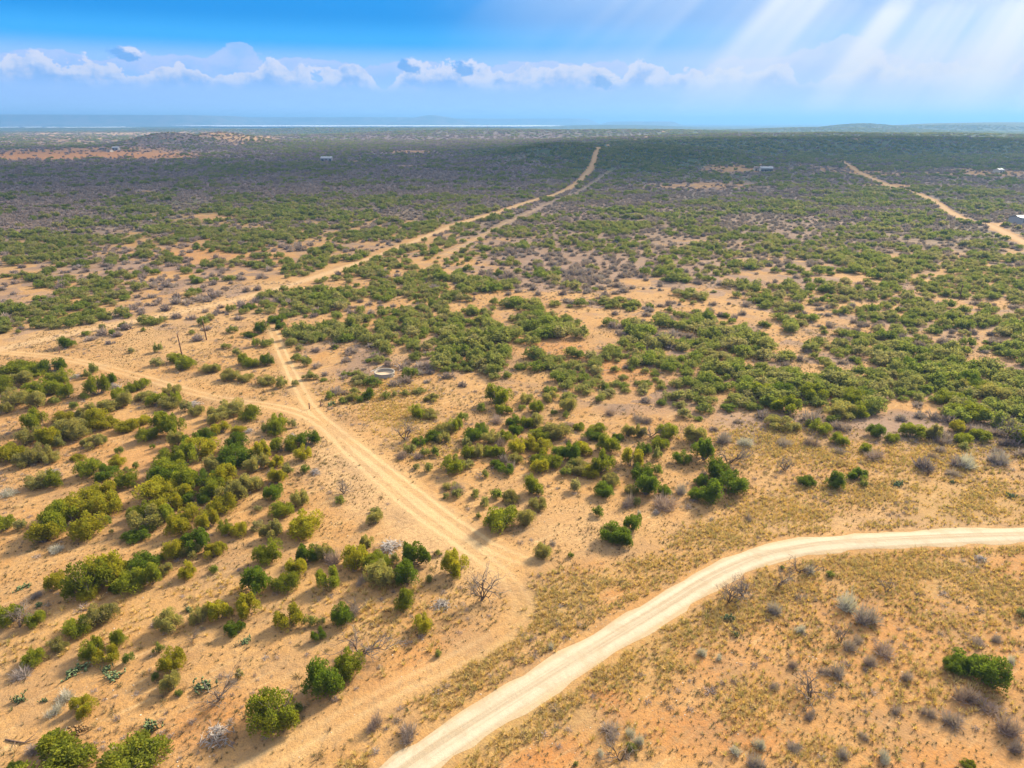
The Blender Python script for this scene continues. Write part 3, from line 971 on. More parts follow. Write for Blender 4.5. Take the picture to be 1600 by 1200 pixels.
def mesquite_meshes(seed):
    """bare tree: returns limbs and fine twigs (unit height)"""
    r = np.random.default_rng(seed)
    limb, twig = MB(), MB()
    def grow(p, d, L, rad, lev):
        q = p + d * L
        mid = (p + q) / 2 + r.normal(size=3) * L * 0.09
        (limb if lev < 2 else twig).tube([p, mid, q], [rad, rad * 0.8, rad * 0.6], 4 if lev < 2 else 3, cap=False)
        if lev == 4:
            return
        for _ in range(int(r.integers(2, 4)) if lev > 0 else 4):
            nd = d + r.normal(size=3) * (0.62 if lev else 0.7)
            nd[2] += 0.12
            nd /= np.linalg.norm(nd)
            grow(q if r.uniform() < 0.6 else mid, nd, L * r.uniform(0.6, 0.9), rad * 0.6, lev + 1)
    for _ in range(3):
        d = np.array((r.normal() * 0.45, r.normal() * 0.45, 1.0))
        d /= np.linalg.norm(d)
        grow(np.array((0, 0, -0.02)), d, 0.28, 0.022, 0)
    for b in (limb, twig):
        V = np.vstack(b.V)
    zm = max(np.vstack(twig.V)[:, 2].max(), 1e-3)
    for b in (limb, twig):
        b.V = [v / zm for v in b.V]
    return limb.mesh('limbs', M_BARK), twig.mesh('twigs', M_TWIG)

def pile_mesh(seed, n, mat, h=0.35):
    r = np.random.default_rng(seed)
    b = MB()
    for i in range(n):
        c = np.array((r.normal() * 0.17, r.normal() * 0.17, 0))
        c[2] = h * (0.9 - 2.2 * np.hypot(c[0], c[1])) * r.uniform(0.2, 1.0)
        c[2] = max(c[2], 0.02)
        a = r.uniform(0, 2 * math.pi)
        d = np.array((math.cos(a), math.sin(a), r.normal() * 0.35))
        L = r.uniform(0.12, 0.42)
        bend = r.normal(size=3) * 0.035
        b.tube([c - d * L / 2, c + bend, c + d * L / 2], np.array([1.0, 0.8, 0.35]) * r.uniform(0.006, 0.014), 3)
    for v in b.V:
        v[:, 2] = np.maximum(v[:, 2], -0.01)
    return b.mesh('dead_branches', mat)

def cactus_mesh(seed, n, mat):
    r = np.random.default_rng(seed)
    b = MB()
    pads = []
    ring = np.array([(math.sin(t), -math.cos(t)) for t in np.arange(8) * math.pi / 4])
    def pad(p, d, nrm, s):
        d = d / np.linalg.norm(d)
        u = np.cross(d, nrm)
        u /= np.linalg.norm(u) + 1e-9
        w = np.cross(u, d)
        c = p + d * s * 0.5
        V = [c + u * a * s * 0.40 + d * bb * s * 0.5 for a, bb in ring] + [c + w * s * 0.09, c - w * s * 0.09]
        F = [(i, (i + 1) % 8, 8) for i in range(8)] + [((i + 1) % 8, i, 9) for i in range(8)]
        b.add(V, F)
        return c + d * s * 0.42
    for i in range(n):
        p = np.array((r.normal() * 0.22, r.normal() * 0.16, 0.0))
        d = np.array((r.normal() * 0.5, r.normal() * 0.5, 1.0))
        for lev in range(int(r.integers(1, 4))):
            s = r.uniform(0.13, 0.2)
            p = pad(p, d, r.normal(size=3), s)
            d = np.array((r.normal() * 0.7, r.normal() * 0.7, 0.8))
    V = np.vstack(b.V)
    sx = np.percentile(np.abs(V[:, :2]), 98.5) * 2
    b.V = [v / np.array((sx, sx, V[:, 2].max())) for v in b.V]
    return b.mesh('pads', mat)

def grass_mesh(seed, n, mat, spread=0.35, wid=0.035):
    r = np.random.default_rng(seed)
    a = r.uniform(0, 2 * math.pi, n)
    lean = r.uniform(0.05, 0.9, n)
    p0 = np.stack([np.cos(a), np.sin(a), 0 * a], 1) * (r.uniform(0, 0.14, n))[:, None]
    d = np.stack([np.cos(a) * lean, np.sin(a) * lean, np.ones(n)], 1)
    L = r.uniform(0.5, 1.0, n)[:, None]
    p1 = p0 + d * L * 0.55
    p2 = p1 + (d * np.array((1.4, 1.4, 0.5))) * L * 0.45
    s = np.stack([-np.sin(a), np.cos(a), 0 * a], 1) * wid
    V = np.stack([p0 - s, p0 + s, p1 + s * .8, p1 - s * .8, p2], 1).reshape(-1, 3)
    base = (np.arange(n) * 5)[:, None]
    return mesh_np('grass_blades', V, [base + np.array([[0, 1, 2, 3]]), base + np.array([[3, 2, 4]])], mat)

def stone_mesh(seed):
    r = np.random.default_rng(seed)
    V = np.array([(x, y, z) for x in (-1, 1) for y in (-1, 1) for z in (-1, 1)], float)
    V = np.vstack([V * 0.36, np.array([(0.6, 0, 0), (-.6, 0, 0), (0, .6, 0), (0, -.6, 0), (0, 0, .5), (0, 0, -.4)])]) * r.uniform(0.75, 1.2, (14, 1))
    q = [(0, 1, 3, 2, 9), (4, 6, 7, 5, 8), (0, 4, 5, 1, 11), (2, 3, 7, 6, 10), (1, 5, 7, 3, 12), (0, 2, 6, 4, 13)]
    F = [(a[i], a[(i + 1) % 4], a[4]) for a in q for i in range(4)]
    return mesh_np('stone', V, np.array(F), M_STONE)

# ------------------------------------------------------------------ scattered growth as one object per kind
def stuff(name, protos, pts, rotz, scl, idx, label, cat, tilt=0.0):
    """one object that carries many copies of the plant meshes"""
    pc = bpy.data.collections.new(name + '_patterns')
    for i, me in enumerate(protos):
        pc.objects.link(bpy.data.objects.new('%s_pattern_%02d' % (name, i), me))
    n = len(pts)
    me = bpy.data.meshes.new(name)
    me.vertices.add(n)
    me.vertices.foreach_set('co', np.asarray(pts, np.float32).ravel())
    a = me.attributes.new('rot', 'FLOAT_VECTOR', 'POINT')
    rv = np.zeros((n, 3), np.float32)
    rv[:, 2] = rotz
    if tilt:
        rv[:, :2] = rng.normal(size=(n, 2)) * tilt
    a.data.foreach_set('vector', rv.ravel())
    a = me.attributes.new('scl', 'FLOAT_VECTOR', 'POINT')
    a.data.foreach_set('vector', np.asarray(scl, np.float32).ravel())
    a = me.attributes.new('pick', 'INT', 'POINT')
    a.data.foreach_set('value', np.asarray(idx, np.int32).ravel())
    o = link(name, me)
    t = bpy.data.node_groups.new(name + '_scatter', 'GeometryNodeTree')
    t.interface.new_socket('Geometry', in_out='INPUT', socket_type='NodeSocketGeometry')
    t.interface.new_socket('Geometry', in_out='OUTPUT', socket_type='NodeSocketGeometry')
    gi, go = t.nodes.new('NodeGroupInput'), t.nodes.new('NodeGroupOutput')
    inst = t.nodes.new('GeometryNodeInstanceOnPoints')
    ci = t.nodes.new('GeometryNodeCollectionInfo')
    ci.inputs['Collection'].default_value = pc
    ci.inputs['Separate Children'].default_value = True
    ci.inputs['Reset Children'].default_value = True
    inst.inputs['Pick Instance'].default_value = True
    def na(nm, ty):
        nd = t.nodes.new('GeometryNodeInputNamedAttribute')
        nd.data_type = ty
        nd.inputs['Name'].default_value = nm
        return nd.outputs['Attribute']
    t.links.new(gi.outputs[0], inst.inputs['Points'])
    t.links.new(ci.outputs[0], inst.inputs['Instance'])
    t.links.new(na('pick', 'INT'), inst.inputs['Instance Index'])
    t.links.new(na('rot', 'FLOAT_VECTOR'), inst.inputs['Rotation'])
    t.links.new(na('scl', 'FLOAT_VECTOR'), inst.inputs['Scale'])
    t.links.new(inst.outputs[0], go.inputs[0])
    o.modifiers.new('scatter', 'NODES').node_group = t
    return tag(o, label, cat, kind='stuff')

# ------------------------------------------------------------------ surveyed plants: photo centre x, y, width, height (1600 px wide photo), tone
J = """
88 1184 105 66 g;203 1189 95 60 g;19 1196 20 14 d;126 1104 37 28 y;268 1029 36 40 y;268 1065 32 34 o;247 1014 16 17 g;243 1057 13 17 y;279 1083 13 10 y;145 1014 36 34 g;165 1022 36 28 y
185 997 22 30 g;89 1009 28 22 o;52 1028 28 24 g;200 1031 17 20 o;263 971 34 38 o;120 980 36 26 g;157 962 42 32 o;374 1055 13 20 y;88 911 26 28 y;133 905 60 60 g;163 893 48 48 y
139 930 28 20 y;174 885 24 24 y;221 883 38 30 d;205 908 44 36 g;236 899 34 36 g;257 890 20 18 o;180 922 20 14 d;251 875 14 12 d;272 860 30 34 y;292 893 26 26 y;53 967 26 24 g
8 963 40 36 g;65 836 44 36 y;137 825 42 36 y;98 812 50 40 g;125 788 60 38 y;165 790 40 36 y;90 800 36 30 g;8 818 26 44 g;33 823 18 16 o;169 816 15 14 y;175 834 7 9 d;217 837 38 20 d
60 752 36 22 o;88 750 28 26 g;138 732 32 32 g;164 741 36 24 d;197 751 30 24 g;160 766 36 26 y;184 724 20 18 y;213 731 10 12 y;187 707 12 12 g;120 716 20 10 y;211 761 8 7 d;239 701 7 8 y
199 737 11 10 g;148 691 34 20 o;162 689 12 12 g;232 680 36 24 g;25 575 44 22 g;50 580 34 20 g;80 572 36 24 d;92 590 36 26 g;8 600 30 30 g;35 592 34 24 o;64 605 44 30 g;85 606 26 20 g
20 620 36 30 o;55 625 34 28 o;8 637 22 20 o;134 586 14 14 d;146 577 15 18 g;151 602 32 34 g;172 593 22 20 d;105 612 26 24 g;131 620 14 12 y;84 627 16 12 g;115 635 13 12 g;205 606 20 14 g
222 600 22 18 g;57 655 32 40 g;185 618 20 22 g;172 635 36 20 o;195 625 22 24 o;225 622 30 16 o;245 627 30 20 g;262 632 26 18 o;268 610 24 18 o;276 623 20 24 g;138 645 34 30 o;155 655 42 30 y
168 662 28 18 y;100 652 28 18 y;108 668 40 34 o;120 675 30 28 o;45 680 32 24 o;75 685 36 34 y;92 692 18 26 y;15 708 36 30 y;40 715 30 28 o;62 708 34 28 o;80 716 24 18 o;205 665 30 18 y
192 670 26 16 y;225 658 20 14 y;245 658 26 28 g;268 668 34 34 g;275 688 22 28 o;290 637 18 18 g;308 644 22 16 o;335 650 36 24 o;361 638 36 24 o;395 647 32 24 g;346 672 26 18 y;370 674 22 12 y
322 681 24 18 d;300 690 26 24 d;312 702 46 34 y;264 716 44 30 g;262 735 46 34 g;290 712 36 36 g;330 728 38 26 o;372 692 34 34 d;368 715 46 36 d;408 708 30 44 y;402 728 34 26 o;345 745 40 36 y
322 750 36 30 d;290 752 44 40 g;256 748 40 30 d;247 770 50 34 y;275 768 40 34 y;328 765 36 30 g;365 770 42 40 o;393 755 36 30 o;305 782 44 24 d;350 790 40 30 y;262 792 44 30 y;222 800 36 28 g
228 812 44 36 o;300 803 40 24 y;255 808 36 28 g;281 822 34 34 y;325 815 34 32 y;432 660 28 26 g;432 672 26 22 g;416 672 14 14 d;457 665 12 14 g;442 697 40 28 g;480 688 34 26 d;474 709 26 26 y
433 726 24 18 y;430 748 28 26 y;429 773 26 26 d;468 782 26 24 o;440 799 32 26 g;403 799 12 10 y;477 737 14 12 g;450 737 18 16 o;419 862 38 38 g;427 832 32 28 o;402 826 18 16 y;477 822 46 32 y
478 868 34 28 d;462 887 30 30 y;505 865 28 26 o;449 910 38 30 g;513 905 36 34 g;555 870 38 56 y;572 848 20 22 o;587 882 44 30 g;594 900 40 40 o;646 868 42 36 d;635 895 42 40 d;617 874 14 18 d
708 882 38 38 y;685 865 12 10 o;671 906 12 15 d;636 937 30 32 g;531 784 17 12 y;587 811 24 22 o;587 801 16 10 g;350 828 24 22 g;375 830 26 22 y;308 848 42 36 d;300 862 34 24 o;338 862 34 22 y
335 893 13 12 y;395 913 40 40 d;385 947 36 34 y;312 963 28 28 o;340 957 34 30 y;365 984 28 22 d;428 1105 74 70 g;464 1107 16 18 d;510 1055 56 62 d;544 1038 40 44 g;450 963 40 36 y;485 972 16 34 d
497 992 20 24 d;501 972 12 16 o;534 961 32 36 d;658 974 28 32 y;685 1022 11 16 d;776 617 40 34 g;752 637 17 13 g;785 640 26 16 g;651 644 24 20 g;673 647 26 16 o;675 622 24 12 o;712 664 26 22 g
722 653 16 16 g;695 671 28 18 o;679 681 24 18 d;692 686 22 16 o;657 690 22 14 d;640 702 18 14 y;664 709 16 14 g;680 707 15 15 o;651 731 11 10 g;670 732 14 16 y;705 724 36 32 g;731 726 18 13 o
729 692 14 16 g;739 679 26 22 d;754 671 24 20 d;769 681 26 22 o;731 707 20 20 g;748 705 24 20 o;769 703 24 20 g;788 681 24 18 g;806 694 28 30 y;827 690 24 22 y;802 656 24 18 d;821 660 26 20 g
840 656 28 22 o;806 671 26 18 d;870 673 40 26 o;844 679 28 22 g;849 696 30 24 y;877 705 24 20 d;846 716 32 20 g;844 729 28 24 y;866 720 24 20 g;883 737 14 14 g;894 705 24 28 d;896 724 18 16 g
774 726 20 14 d;791 731 24 18 d;806 716 20 18 o;780 707 20 18 g;758 741 11 12 y;829 756 30 36 g;842 767 14 18 d;776 772 18 14 o;797 774 24 20 o;757 785 18 16 o;840 785 28 20 o;705 761 24 14 o
697 776 10 9 d;714 772 16 14 d;742 772 17 14 y;784 808 50 40 g;823 808 26 34 o;748 806 9 8 d;838 634 20 24 g;866 644 11 8 g;816 637 12 9 g;889 632 24 22 o;823 622 22 18 o;862 620 26 16 o
884 647 12 12 o;906 666 20 12 g;938 668 28 14 g;927 679 30 18 d;953 690 32 28 g;966 682 20 14 d;908 699 38 22 y;904 727 36 22 o;940 720 34 36 g;923 735 24 20 y;981 671 22 22 o;1000 673 20 22 o
988 712 32 34 y;1005 699 22 26 d;1032 692 28 20 g;1028 707 18 20 g;1043 671 30 26 g;1086 675 30 28 o;1100 701 34 36 d;1067 711 26 24 d;1118 730 44 34 d;1142 752 44 36 d;1099 748 22 22 d;1116 768 38 38 d
1089 770 22 20 d;900 758 18 18 o;1004 735 36 24 d;1009 756 40 36 d;955 748 26 20 o;944 763 26 24 d;1028 733 16 16 d;1039 765 20 16 d;987 763 20 14 o;995 782 13 13 g;934 797 18 16 d;960 832 34 30 d
990 815 26 26 d;980 838 26 26 d;948 835 16 16 d;848 860 24 24 o;892 867 10 9 d;1260 750 24 17 d;1311 750 28 27 d;1341 741 28 18 d;1350 756 11 16 d;1350 699 20 15 g;1315 686 26 18 g;1370 672 24 24 d
1395 685 20 15 g;1426 675 34 24 g;1505 687 22 18 g;1530 682 28 20 g;1506 699 16 12 g;1460 677 22 24 o;1495 668 22 20 y;1278 665 36 20 g;1225 660 44 20 o;1302 655 18 12 g;1552 1050 50 54 d;1512 1036 44 28 d
1492 1042 30 24 d;1597 960 14 16 d;1512 1195 20 10 g;1297 897 12 10 g;1222 887 8 7 g;985 1171 13 15 g;900 1196 10 8 g;318 502 18 14 d;328 496 14 12 d;361 482 16 12 d;389 478 20 10 d;247 545 15 15 o
245 567 16 13 g;272 560 20 16 g;290 567 26 20 g;283 573 15 12 g;327 576 28 16 o;341 576 10 10 o;360 586 26 18 o;385 590 22 14 o;362 515 17 11 o;370 550 12 12 d;352 541 14 9 o;380 561 20 18 g
392 567 22 16 g;388 522 20 9 d;398 535 12 14 d;205 549 11 9 o;176 522 11 9 o;224 517 8 6 d;299 520 10 7 d;160 514 10 10 o;135 524 12 7 g;100 538 24 18 d;408 510 20 20 d;432 497 24 12 d;436 507 20 12 d
445 515 14 10 g;402 534 12 12 d;418 535 18 12 g;418 560 22 20 d;402 567 12 14 g;455 534 17 14 d;468 543 13 10 g;466 558 18 14 g;479 564 14 16 g;483 587 18 14 g;494 590 10 8 o;440 598 18 18 d;415 595 26 14 o
461 600 10 10 o;516 619 15 13 g;555 612 16 11 g;578 617 22 17 d;562 625 12 10 o;550 622 20 14 o;536 627 16 12 o;602 619 15 12 d;617 616 12 9 o;632 615 14 10 g;655 612 18 8 g
"""
SHRUBS = """
1322 938 36 30 s;1355 958 38 34 g;1382 1015 36 24 p;1330 1008 22 20 g;1357 1032 22 20 g;1312 1050 24 22 g;1288 1046 20 16 g;1252 982 22 16 s;1210 948 24 22 g;1097 1019 16 18 s;1125 1028 12 18 s;1000 1158 24 22 s
985 1145 16 18 s;958 1143 36 24 g;940 1178 14 20 s;1190 1165 24 24 s;1180 1190 30 24 g;1150 1175 18 14 s;1450 1110 24 20 g;1487 1125 34 24 g;1550 1108 40 20 p;1580 1138 40 34 p;1510 1085 36 30 p;1582 1035 18 22 s
1523 1003 24 14 g;1590 1170 24 22 g;1385 1185 24 24 s;1318 1180 20 22 g;522 872 26 28 p;100 1088 26 18 s;88 1108 28 20 s;35 1050 30 20 g;60 932 18 10 g;88 861 20 14 s;120 1165 38 14 g;50 1170 24 16 g;16 770 26 14 s
1035 782 42 26 p;978 780 24 24 g;715 764 22 16 g;628 711 18 14 p;654 714 16 12 p;777 655 24 14 p;785 690 22 16 p;789 715 20 14 g;800 727 18 14 g;890 662 16 8 p;886 687 18 10 p;912 685 16 12 p;952 643 18 12 p
1000 650 24 14 g;1012 655 16 12 g;1135 683 26 20 g;1165 688 24 16 s;1367 710 32 18 p;1458 712 18 12 p;1508 721 30 24 s;1490 740 22 12 g;1268 690 26 16 p;1225 690 24 14 g;1310 705 20 10 g;1560 715 34 22 g;1470 690 18 14 p
1000 800 10 10 s;1062 762 20 20 g;865 848 12 8 g;1168 808 18 12 g;1268 890 18 16 s;1100 740 14 18 g;550 955 24 20 g;560 910 20 14 g;425 740 14 10 g;245 975 22 10 g;640 1145 34 26 g;580 1128 30 26 g
1340 1000 16 14 g;1560 1000 18 12 g;1240 1040 16 14 p;1270 1120 22 16 g;1210 1075 16 12 g;1420 1060 20 16 g;1400 1110 18 14 g;1350 1150 18 14 g;1240 1170 24 16 g;860 1010 12 14 s
"""
PILES = [(338, 1140, 50, 40, 'large tangle of bleached dead branches'), (610, 852, 50, 26, 'wide pile of grey dead branches behind the dark junipers'), (690, 942, 36, 18, 'low grey brush pile in front of the bare mesquite'), (178, 602, 22, 14, 'small pale brush pile beside the left-hand trail bushes'),
         (118, 587, 20, 12, 'pale brush heap at the end of the trackside thicket'), (302, 631, 30, 14, 'whitish brush pile on the trail edge above the thicket'), (492, 738, 20, 16, 'dark little brush pile alone beside the two-track'), (456, 682, 16, 14, 'grey brush heap between two trackside junipers'),
         (390, 675, 20, 10, 'low brush heap on the far side of the big thicket'), (80, 738, 30, 9, 'thin pinkish brush heap behind a dark juniper pair'), (1533, 873, 26, 14, 'white dead bush beyond the bend below the gravel road'), (1025, 797, 14, 14, 'small white dead branches below the purple shrub'), (232, 822, 26, 16, 'grey dead branches in the near edge of the big thicket')]
MESQ = [(563, 1022, 42, 'bare mesquite spreading behind the twin junipers'), (752, 940, 50, 'tall bare mesquite near the meeting of the tracks'), (538, 775, 24, 'small bare mesquite on the open sand'), (341, 1096, 38, 'thin bare mesquite between cactus and brush pile'),
        (632, 690, 34, 'slender bare mesquite in the yellowish flat by the trail'), (1218, 917, 28, 'dark bare mesquite below the road bend'), (1246, 893, 26, 'thin bare sapling at the lower road edge'), (1137, 945, 40, 'pale bare mesquite leaning over the gravel road'),
        (1160, 932, 30, 'bare forked mesquite in grass below the gravel road'), (1267, 1095, 38, 'bare mesquite rising from a yellow grass clump'), (1314, 1006, 26, 'little bare mesquite beside a round grey shrub'), (1383, 927, 22, 'short bare sapling in the brown grass'),
        (970, 1192, 24, 'bare sapling at the bottom behind the grey shrubs'), (1575, 695, 44, 'broad bare mesquite at the edge of the brush by the clearing'), (1080, 688, 28, 'bare mesquite between two green junipers at the brush edge'), (1016, 682, 26, 'bare reddish mesquite among the mid thicket junipers'),
        (32, 982, 36, 'bare mesquite standing on the sandy slope'), (560, 962, 26, 'small bare mesquite beside a dark upright juniper'), (1137, 722, 34, 'bare brown mesquite behind the dark juniper clump'), (1450, 745, 24, 'thin bare mesquite in the open grass'), (1225, 735, 24, 'thin bare mesquite on the brown grass slope'), (303, 1000, 16, 'tiny bare sapling on the ochre sand')]
CACTI = [(117, 1049, 36, 18, 'g', 'wide dark prickly pear clump below the slope junipers'), (178, 1056, 30, 16, 'g', 'prickly pear clump with pale pads, middle of three'), (165, 1045, 18, 12, 'g', 'small prickly pear just behind a wider clump'), (31, 1091, 24, 16, 'g', 'ragged prickly pear with rusty pads on the slope'),
         (68, 1094, 12, 8, 'g', 'tiny prickly pear beside the silver shrubs'), (235, 1132, 30, 22, 'g', 'dark round prickly pear alone on orange soil'), (315, 1067, 38, 26, 'g', 'tall prickly pear clump by the bare mesquite'), (120, 1140, 26, 18, 'b', 'withered brown prickly pear on the sand'),
         (35, 920, 22, 10, 'g', 'flat prickly pear beside the big sprawling juniper'), (62, 947, 14, 8, 'g', 'dark little prickly pear in the juniper shadow'), (382, 1003, 20, 12, 'g', 'low prickly pear in front of a dark juniper'), (295, 955, 14, 10, 'g', 'small prickly pear between two round junipers'),
         (1138, 965, 18, 16, 'g', 'bluish prickly pear in grass below the gravel road'), (1150, 991, 12, 9, 'g', 'small dark prickly pear on bare red soil'), (1401, 755, 18, 12, 'g', 'blue-green prickly pear in the open grass'), (1489, 755, 9, 11, 'g', 'small upright prickly pear right of the open grass'),
         (517, 632, 14, 9, 'g', 'pale prickly pear beyond the gate posts'), (1580, 777, 14, 8, 'g', 'flat dark prickly pear above the gravel road')]

PLACES = [('at the sandy lower corner', 120, 1185), ('among the prickly pears', 140, 1040), ('beside the bare-slope junipers pair', 262, 1040), ('around the big sprawling juniper', 140, 905), ('behind the prickly pear slope', 140, 970), ('on the sandy middle slope', 110, 810),
          ('in the scattered sand clump', 165, 742), ('in the grey-tinged left thicket', 70, 690), ('in the sprawling trailside thicket', 150, 650), ('in the corner thicket by the trail', 45, 600), ('beside the pale brush piles', 165, 598), ('in the small trail-edge clump', 248, 622),
          ('in the link before the big thicket', 235, 665), ('along the back of the big thicket', 345, 655), ('in the heart of the big thicket', 300, 730), ('on the trail side of the big thicket', 385, 725), ('at the near edge of the big thicket', 270, 795), ('in the last bushes below the thicket', 320, 850),
          ('beside the wheel ruts', 450, 690), ('on the sand left of the ruts', 435, 780), ('in the row before the dead branches', 480, 885), ('against the wide dead-branch pile', 605, 885), ('on the open sand by the ruts', 690, 890), ('in the staggered trio of uprights', 500, 970),
          ('on the slope below the thicket', 340, 950), ('by the bare spreading mesquite', 500, 1070), ('by the lower red ruts', 670, 1000), ('past the two-track, first clump', 700, 672), ('in the strip past the ruts', 680, 715), ('in the front of the middle thicket', 760, 700),
          ('in the middle thicket', 830, 680), ('in the middle thicket, far end', 900, 705), ('on the pinkish sand before the thicket', 740, 775), ('in the pair below the middle thicket', 800, 795), ('in the bright clump by the sand bowl', 945, 695), ('at the end of the middle thicket', 1010, 690),
          ('around the purple twig shrub', 990, 755), ('in the dark clump by the grass slope', 1110, 745), ('in the lone four-lobed clump', 975, 830), ('alone in the sand bowl', 870, 862), ('on the open grass slope', 1320, 748), ('at the brush edge above the grass', 1390, 680),
          ('at the far brush edge', 1505, 683), ('in the brush edge, near end', 1260, 662), ('in the shrubby red flat', 1530, 1045), ('below the gravel road', 1250, 890), ('among the silver shrubs', 960, 1180), ('around the utility poles', 320, 500), ('in the clump under the utility pole', 275, 565),
          ('between the poles and the trail', 370, 575), ('on the bare crossroads sand', 190, 525), ('along the far side of the trail', 425, 510), ('left of the faint trail', 412, 560), ('right of the faint trail', 470, 560), ('before the round water tank', 575, 618), ('on the slope behind the ruts', 790, 628), ('in the open brush behind the thicket', 860, 628)]

def parse(s):
    out = []
    for e in s.replace('\n', ';').split(';'):
        e = e.split()
        if len(e) == 5:
            out.append((float(e[0]), float(e[1]), float(e[2]), float(e[3]), e[4]))
    return out

def place(cx, cy, w, h, minr=0.42, maxr=1.15):
    """photo box of a plant -> ground position, real width and height"""
    z = 0.8
    for _ in range(3):
        X, Y = px2w(cx, cy, z)
        D = depth_of(X, Y, z)
        W = w * D / FPX
        th = math.atan2(CAM_H - z, math.hypot(X, Y))
        A = h * D / FPX
        H = math.sqrt(max(A * A - (W * math.sin(th) * 0.8) ** 2, 0.0)) / math.cos(th)
        H = min(max(H, minr * W), maxr * W)
        z = H * 0.48
    return float(X), float(Y), float(W), float(H)

# scattered bushes farther out, thinned by the survey
def scatter(r0, r1, step, seed):
    r = np.random.default_rng(seed)
    hw = r1 * 0.92
    xs = np.arange(-hw, hw, step)
    ys = np.arange(r0 * 0.55, r1, step)
    X, Y = np.meshgrid(xs, ys)
    X = X.ravel() + r.uniform(-.48, .48, X.size) * step
    Y = Y.ravel() + r.uniform(-.48, .48, Y.size) * step
    d = np.hypot(X, Y)
    px, py = w2px(X, Y)
    m = (d >= r0) & (d < r1) & (px > -120) & (px < 1720) & (py < 780)
    X, Y, px, py = X[m], Y[m], px[m], py[m]
    dd = np.full(X.shape, 1e9)
    for t in DIRT:
        dd = np.minimum(dd, dist_poly(X, Y, t) / 1.35)
    for t in TRACKS:
        dd = np.minimum(dd, dist_poly(X, Y, t))
    dd = np.minimum(dd, dist_poly(X, Y, ROAD) / 2.0)
    ok = dd > 1.9 + vnoise(X, Y, 8, 77) * 2.6
    os_ = open_sand(px, py)
    G = survey(SG, px, py) * (1 - 0.95 * os_)
    B = survey(SB, px, py) * (1 - 0.9 * os_)
    u = 0.44 * vnoise(X, Y, 12.0, 51) + 0.30 * vnoise(X, Y, 36.0, 52) + 0.26 * r.uniform(size=X.shape)
    u = sstep(u, 0.22, 0.78)
    v = 0.4 * vnoise(X, Y, 26.0, 53) + 0.6 * r.uniform(size=X.shape)
    v = sstep(v, 0.15, 0.85)
    green = ok & (u < G * 0.80)
    grey = ok & ~green & (v < B * np.where(np.hypot(X, Y) < 300, 1.05, 1.5))
    return X, Y, green, grey, r

TR = [(*place(cx, cy, w, h), cx, cy, w, h, t) for cx, cy, w, h, t in parse(J)]
sc_pts = []          # X, Y, W, H, pxw
far_g, far_b = [], []
for (r0, r1, step, seed, w0, w1) in ((80, 260, 2.9, 1, 2.0, 4.8), (260, 620, 3.6, 2, 2.2, 4.6), (620, 1100, 5.0, 3, 2.8, 5.6), (1100, 2300, 9.0, 4, 4.5, 8.0), (2300, 5600, 23.0, 5, 12.0, 20.0)):
    X, Y, gm_, bm_, r = scatter(r0, r1, step, seed)
    for m, dst in ((gm_, far_g), (bm_, far_b)):
        n = int(m.sum())
        W = r.uniform(w0, w1, n) * (0.75 + 0.5 * vnoise(X[m], Y[m], 20, 61))
        if dst is far_b:
            W = W * 0.8
        H = W * r.uniform(0.42, 0.72, n) if dst is far_g else W * r.uniform(0.35, 0.65, n)
        H = np.minimum(H, 3.4)
        dst.append(np.stack([X[m], Y[m], W, H], 1))
far_g, far_b = np.vstack(far_g), np.vstack(far_b)
tr_xy = np.array([(t[0], t[1], t[2]) for t in TR])
def clear_of(A, B, f):
    keep = np.ones(len(A), bool)
    near = np.hypot(A[:, 0], A[:, 1]) < 330
    i = np.where(near)[0]
    D = np.hypot(A[i, 0][:, None] - B[None, :, 0], A[i, 1][:, None] - B[None, :, 1])
    keep[i] = (D > f * (A[i, 2][:, None] + B[None, :, 2]) / 2).all(1)
    return keep
far_g = far_g[clear_of(far_g, tr_xy, 0.7)]
tank_xy = px2w(601, 588)
def off_spot(A, x, y, r_):
    return A[np.hypot(A[:, 0] - x, A[:, 1] - y) > r_]
far_g = off_spot(far_g, tank_xy[0], tank_xy[1], 5.0)
far_b = off_spot(far_b, tank_xy[0], tank_xy[1], 6.0)

# the 300 junipers that show largest become things of their own; the rest is one mass
gpx = far_g[:, 2] * FPX / depth_of(far_g[:, 0], far_g[:, 1])
fx, fy = w2px(far_g[:, 0], far_g[:, 1])
gpx = np.where((fx > 5) & (fx < 1595), gpx, 0)
allw = [(t[6 + 0] if False else t[6], 'T', i) for i, t in enumerate(TR)] + [(float(gpx[i]) * 0.55, 'S', i) for i in np.argsort(-gpx)[:300]]
allw.sort(key=lambda e: -e[0])
chosen = allw[:300]
pick_T = {i for _, k, i in chosen if k == 'T'}
pick_S = [i for _, k, i in chosen if k == 'S']

NV = 9
JP = [juniper_mesh(100 + i, 3900, 0.054, 0.0118, None) for i in range(NV)]
JS = [juniper_mesh(200 + i, 1300, 0.082, 0.020, None) for i in range(NV)]
STEMS = [stem_mesh(300 + i, JP[i][1], M_TWIG) for i in range(NV)]
for i in range(NV):
    JP[i][0].materials.append(TONES['g'][1])
    JS[i][0].materials.append(TONES['g'][1])

ORD = ['', 'second', 'third', 'fourth', 'fifth', 'sixth', 'seventh', 'eighth', 'ninth', 'tenth', 'eleventh', 'twelfth']

def name_place(cx, cy):
    return min(PLACES, key=lambda p: (p[1] - cx) ** 2 + ((p[2] - cy) * 1.7) ** 2)[0]

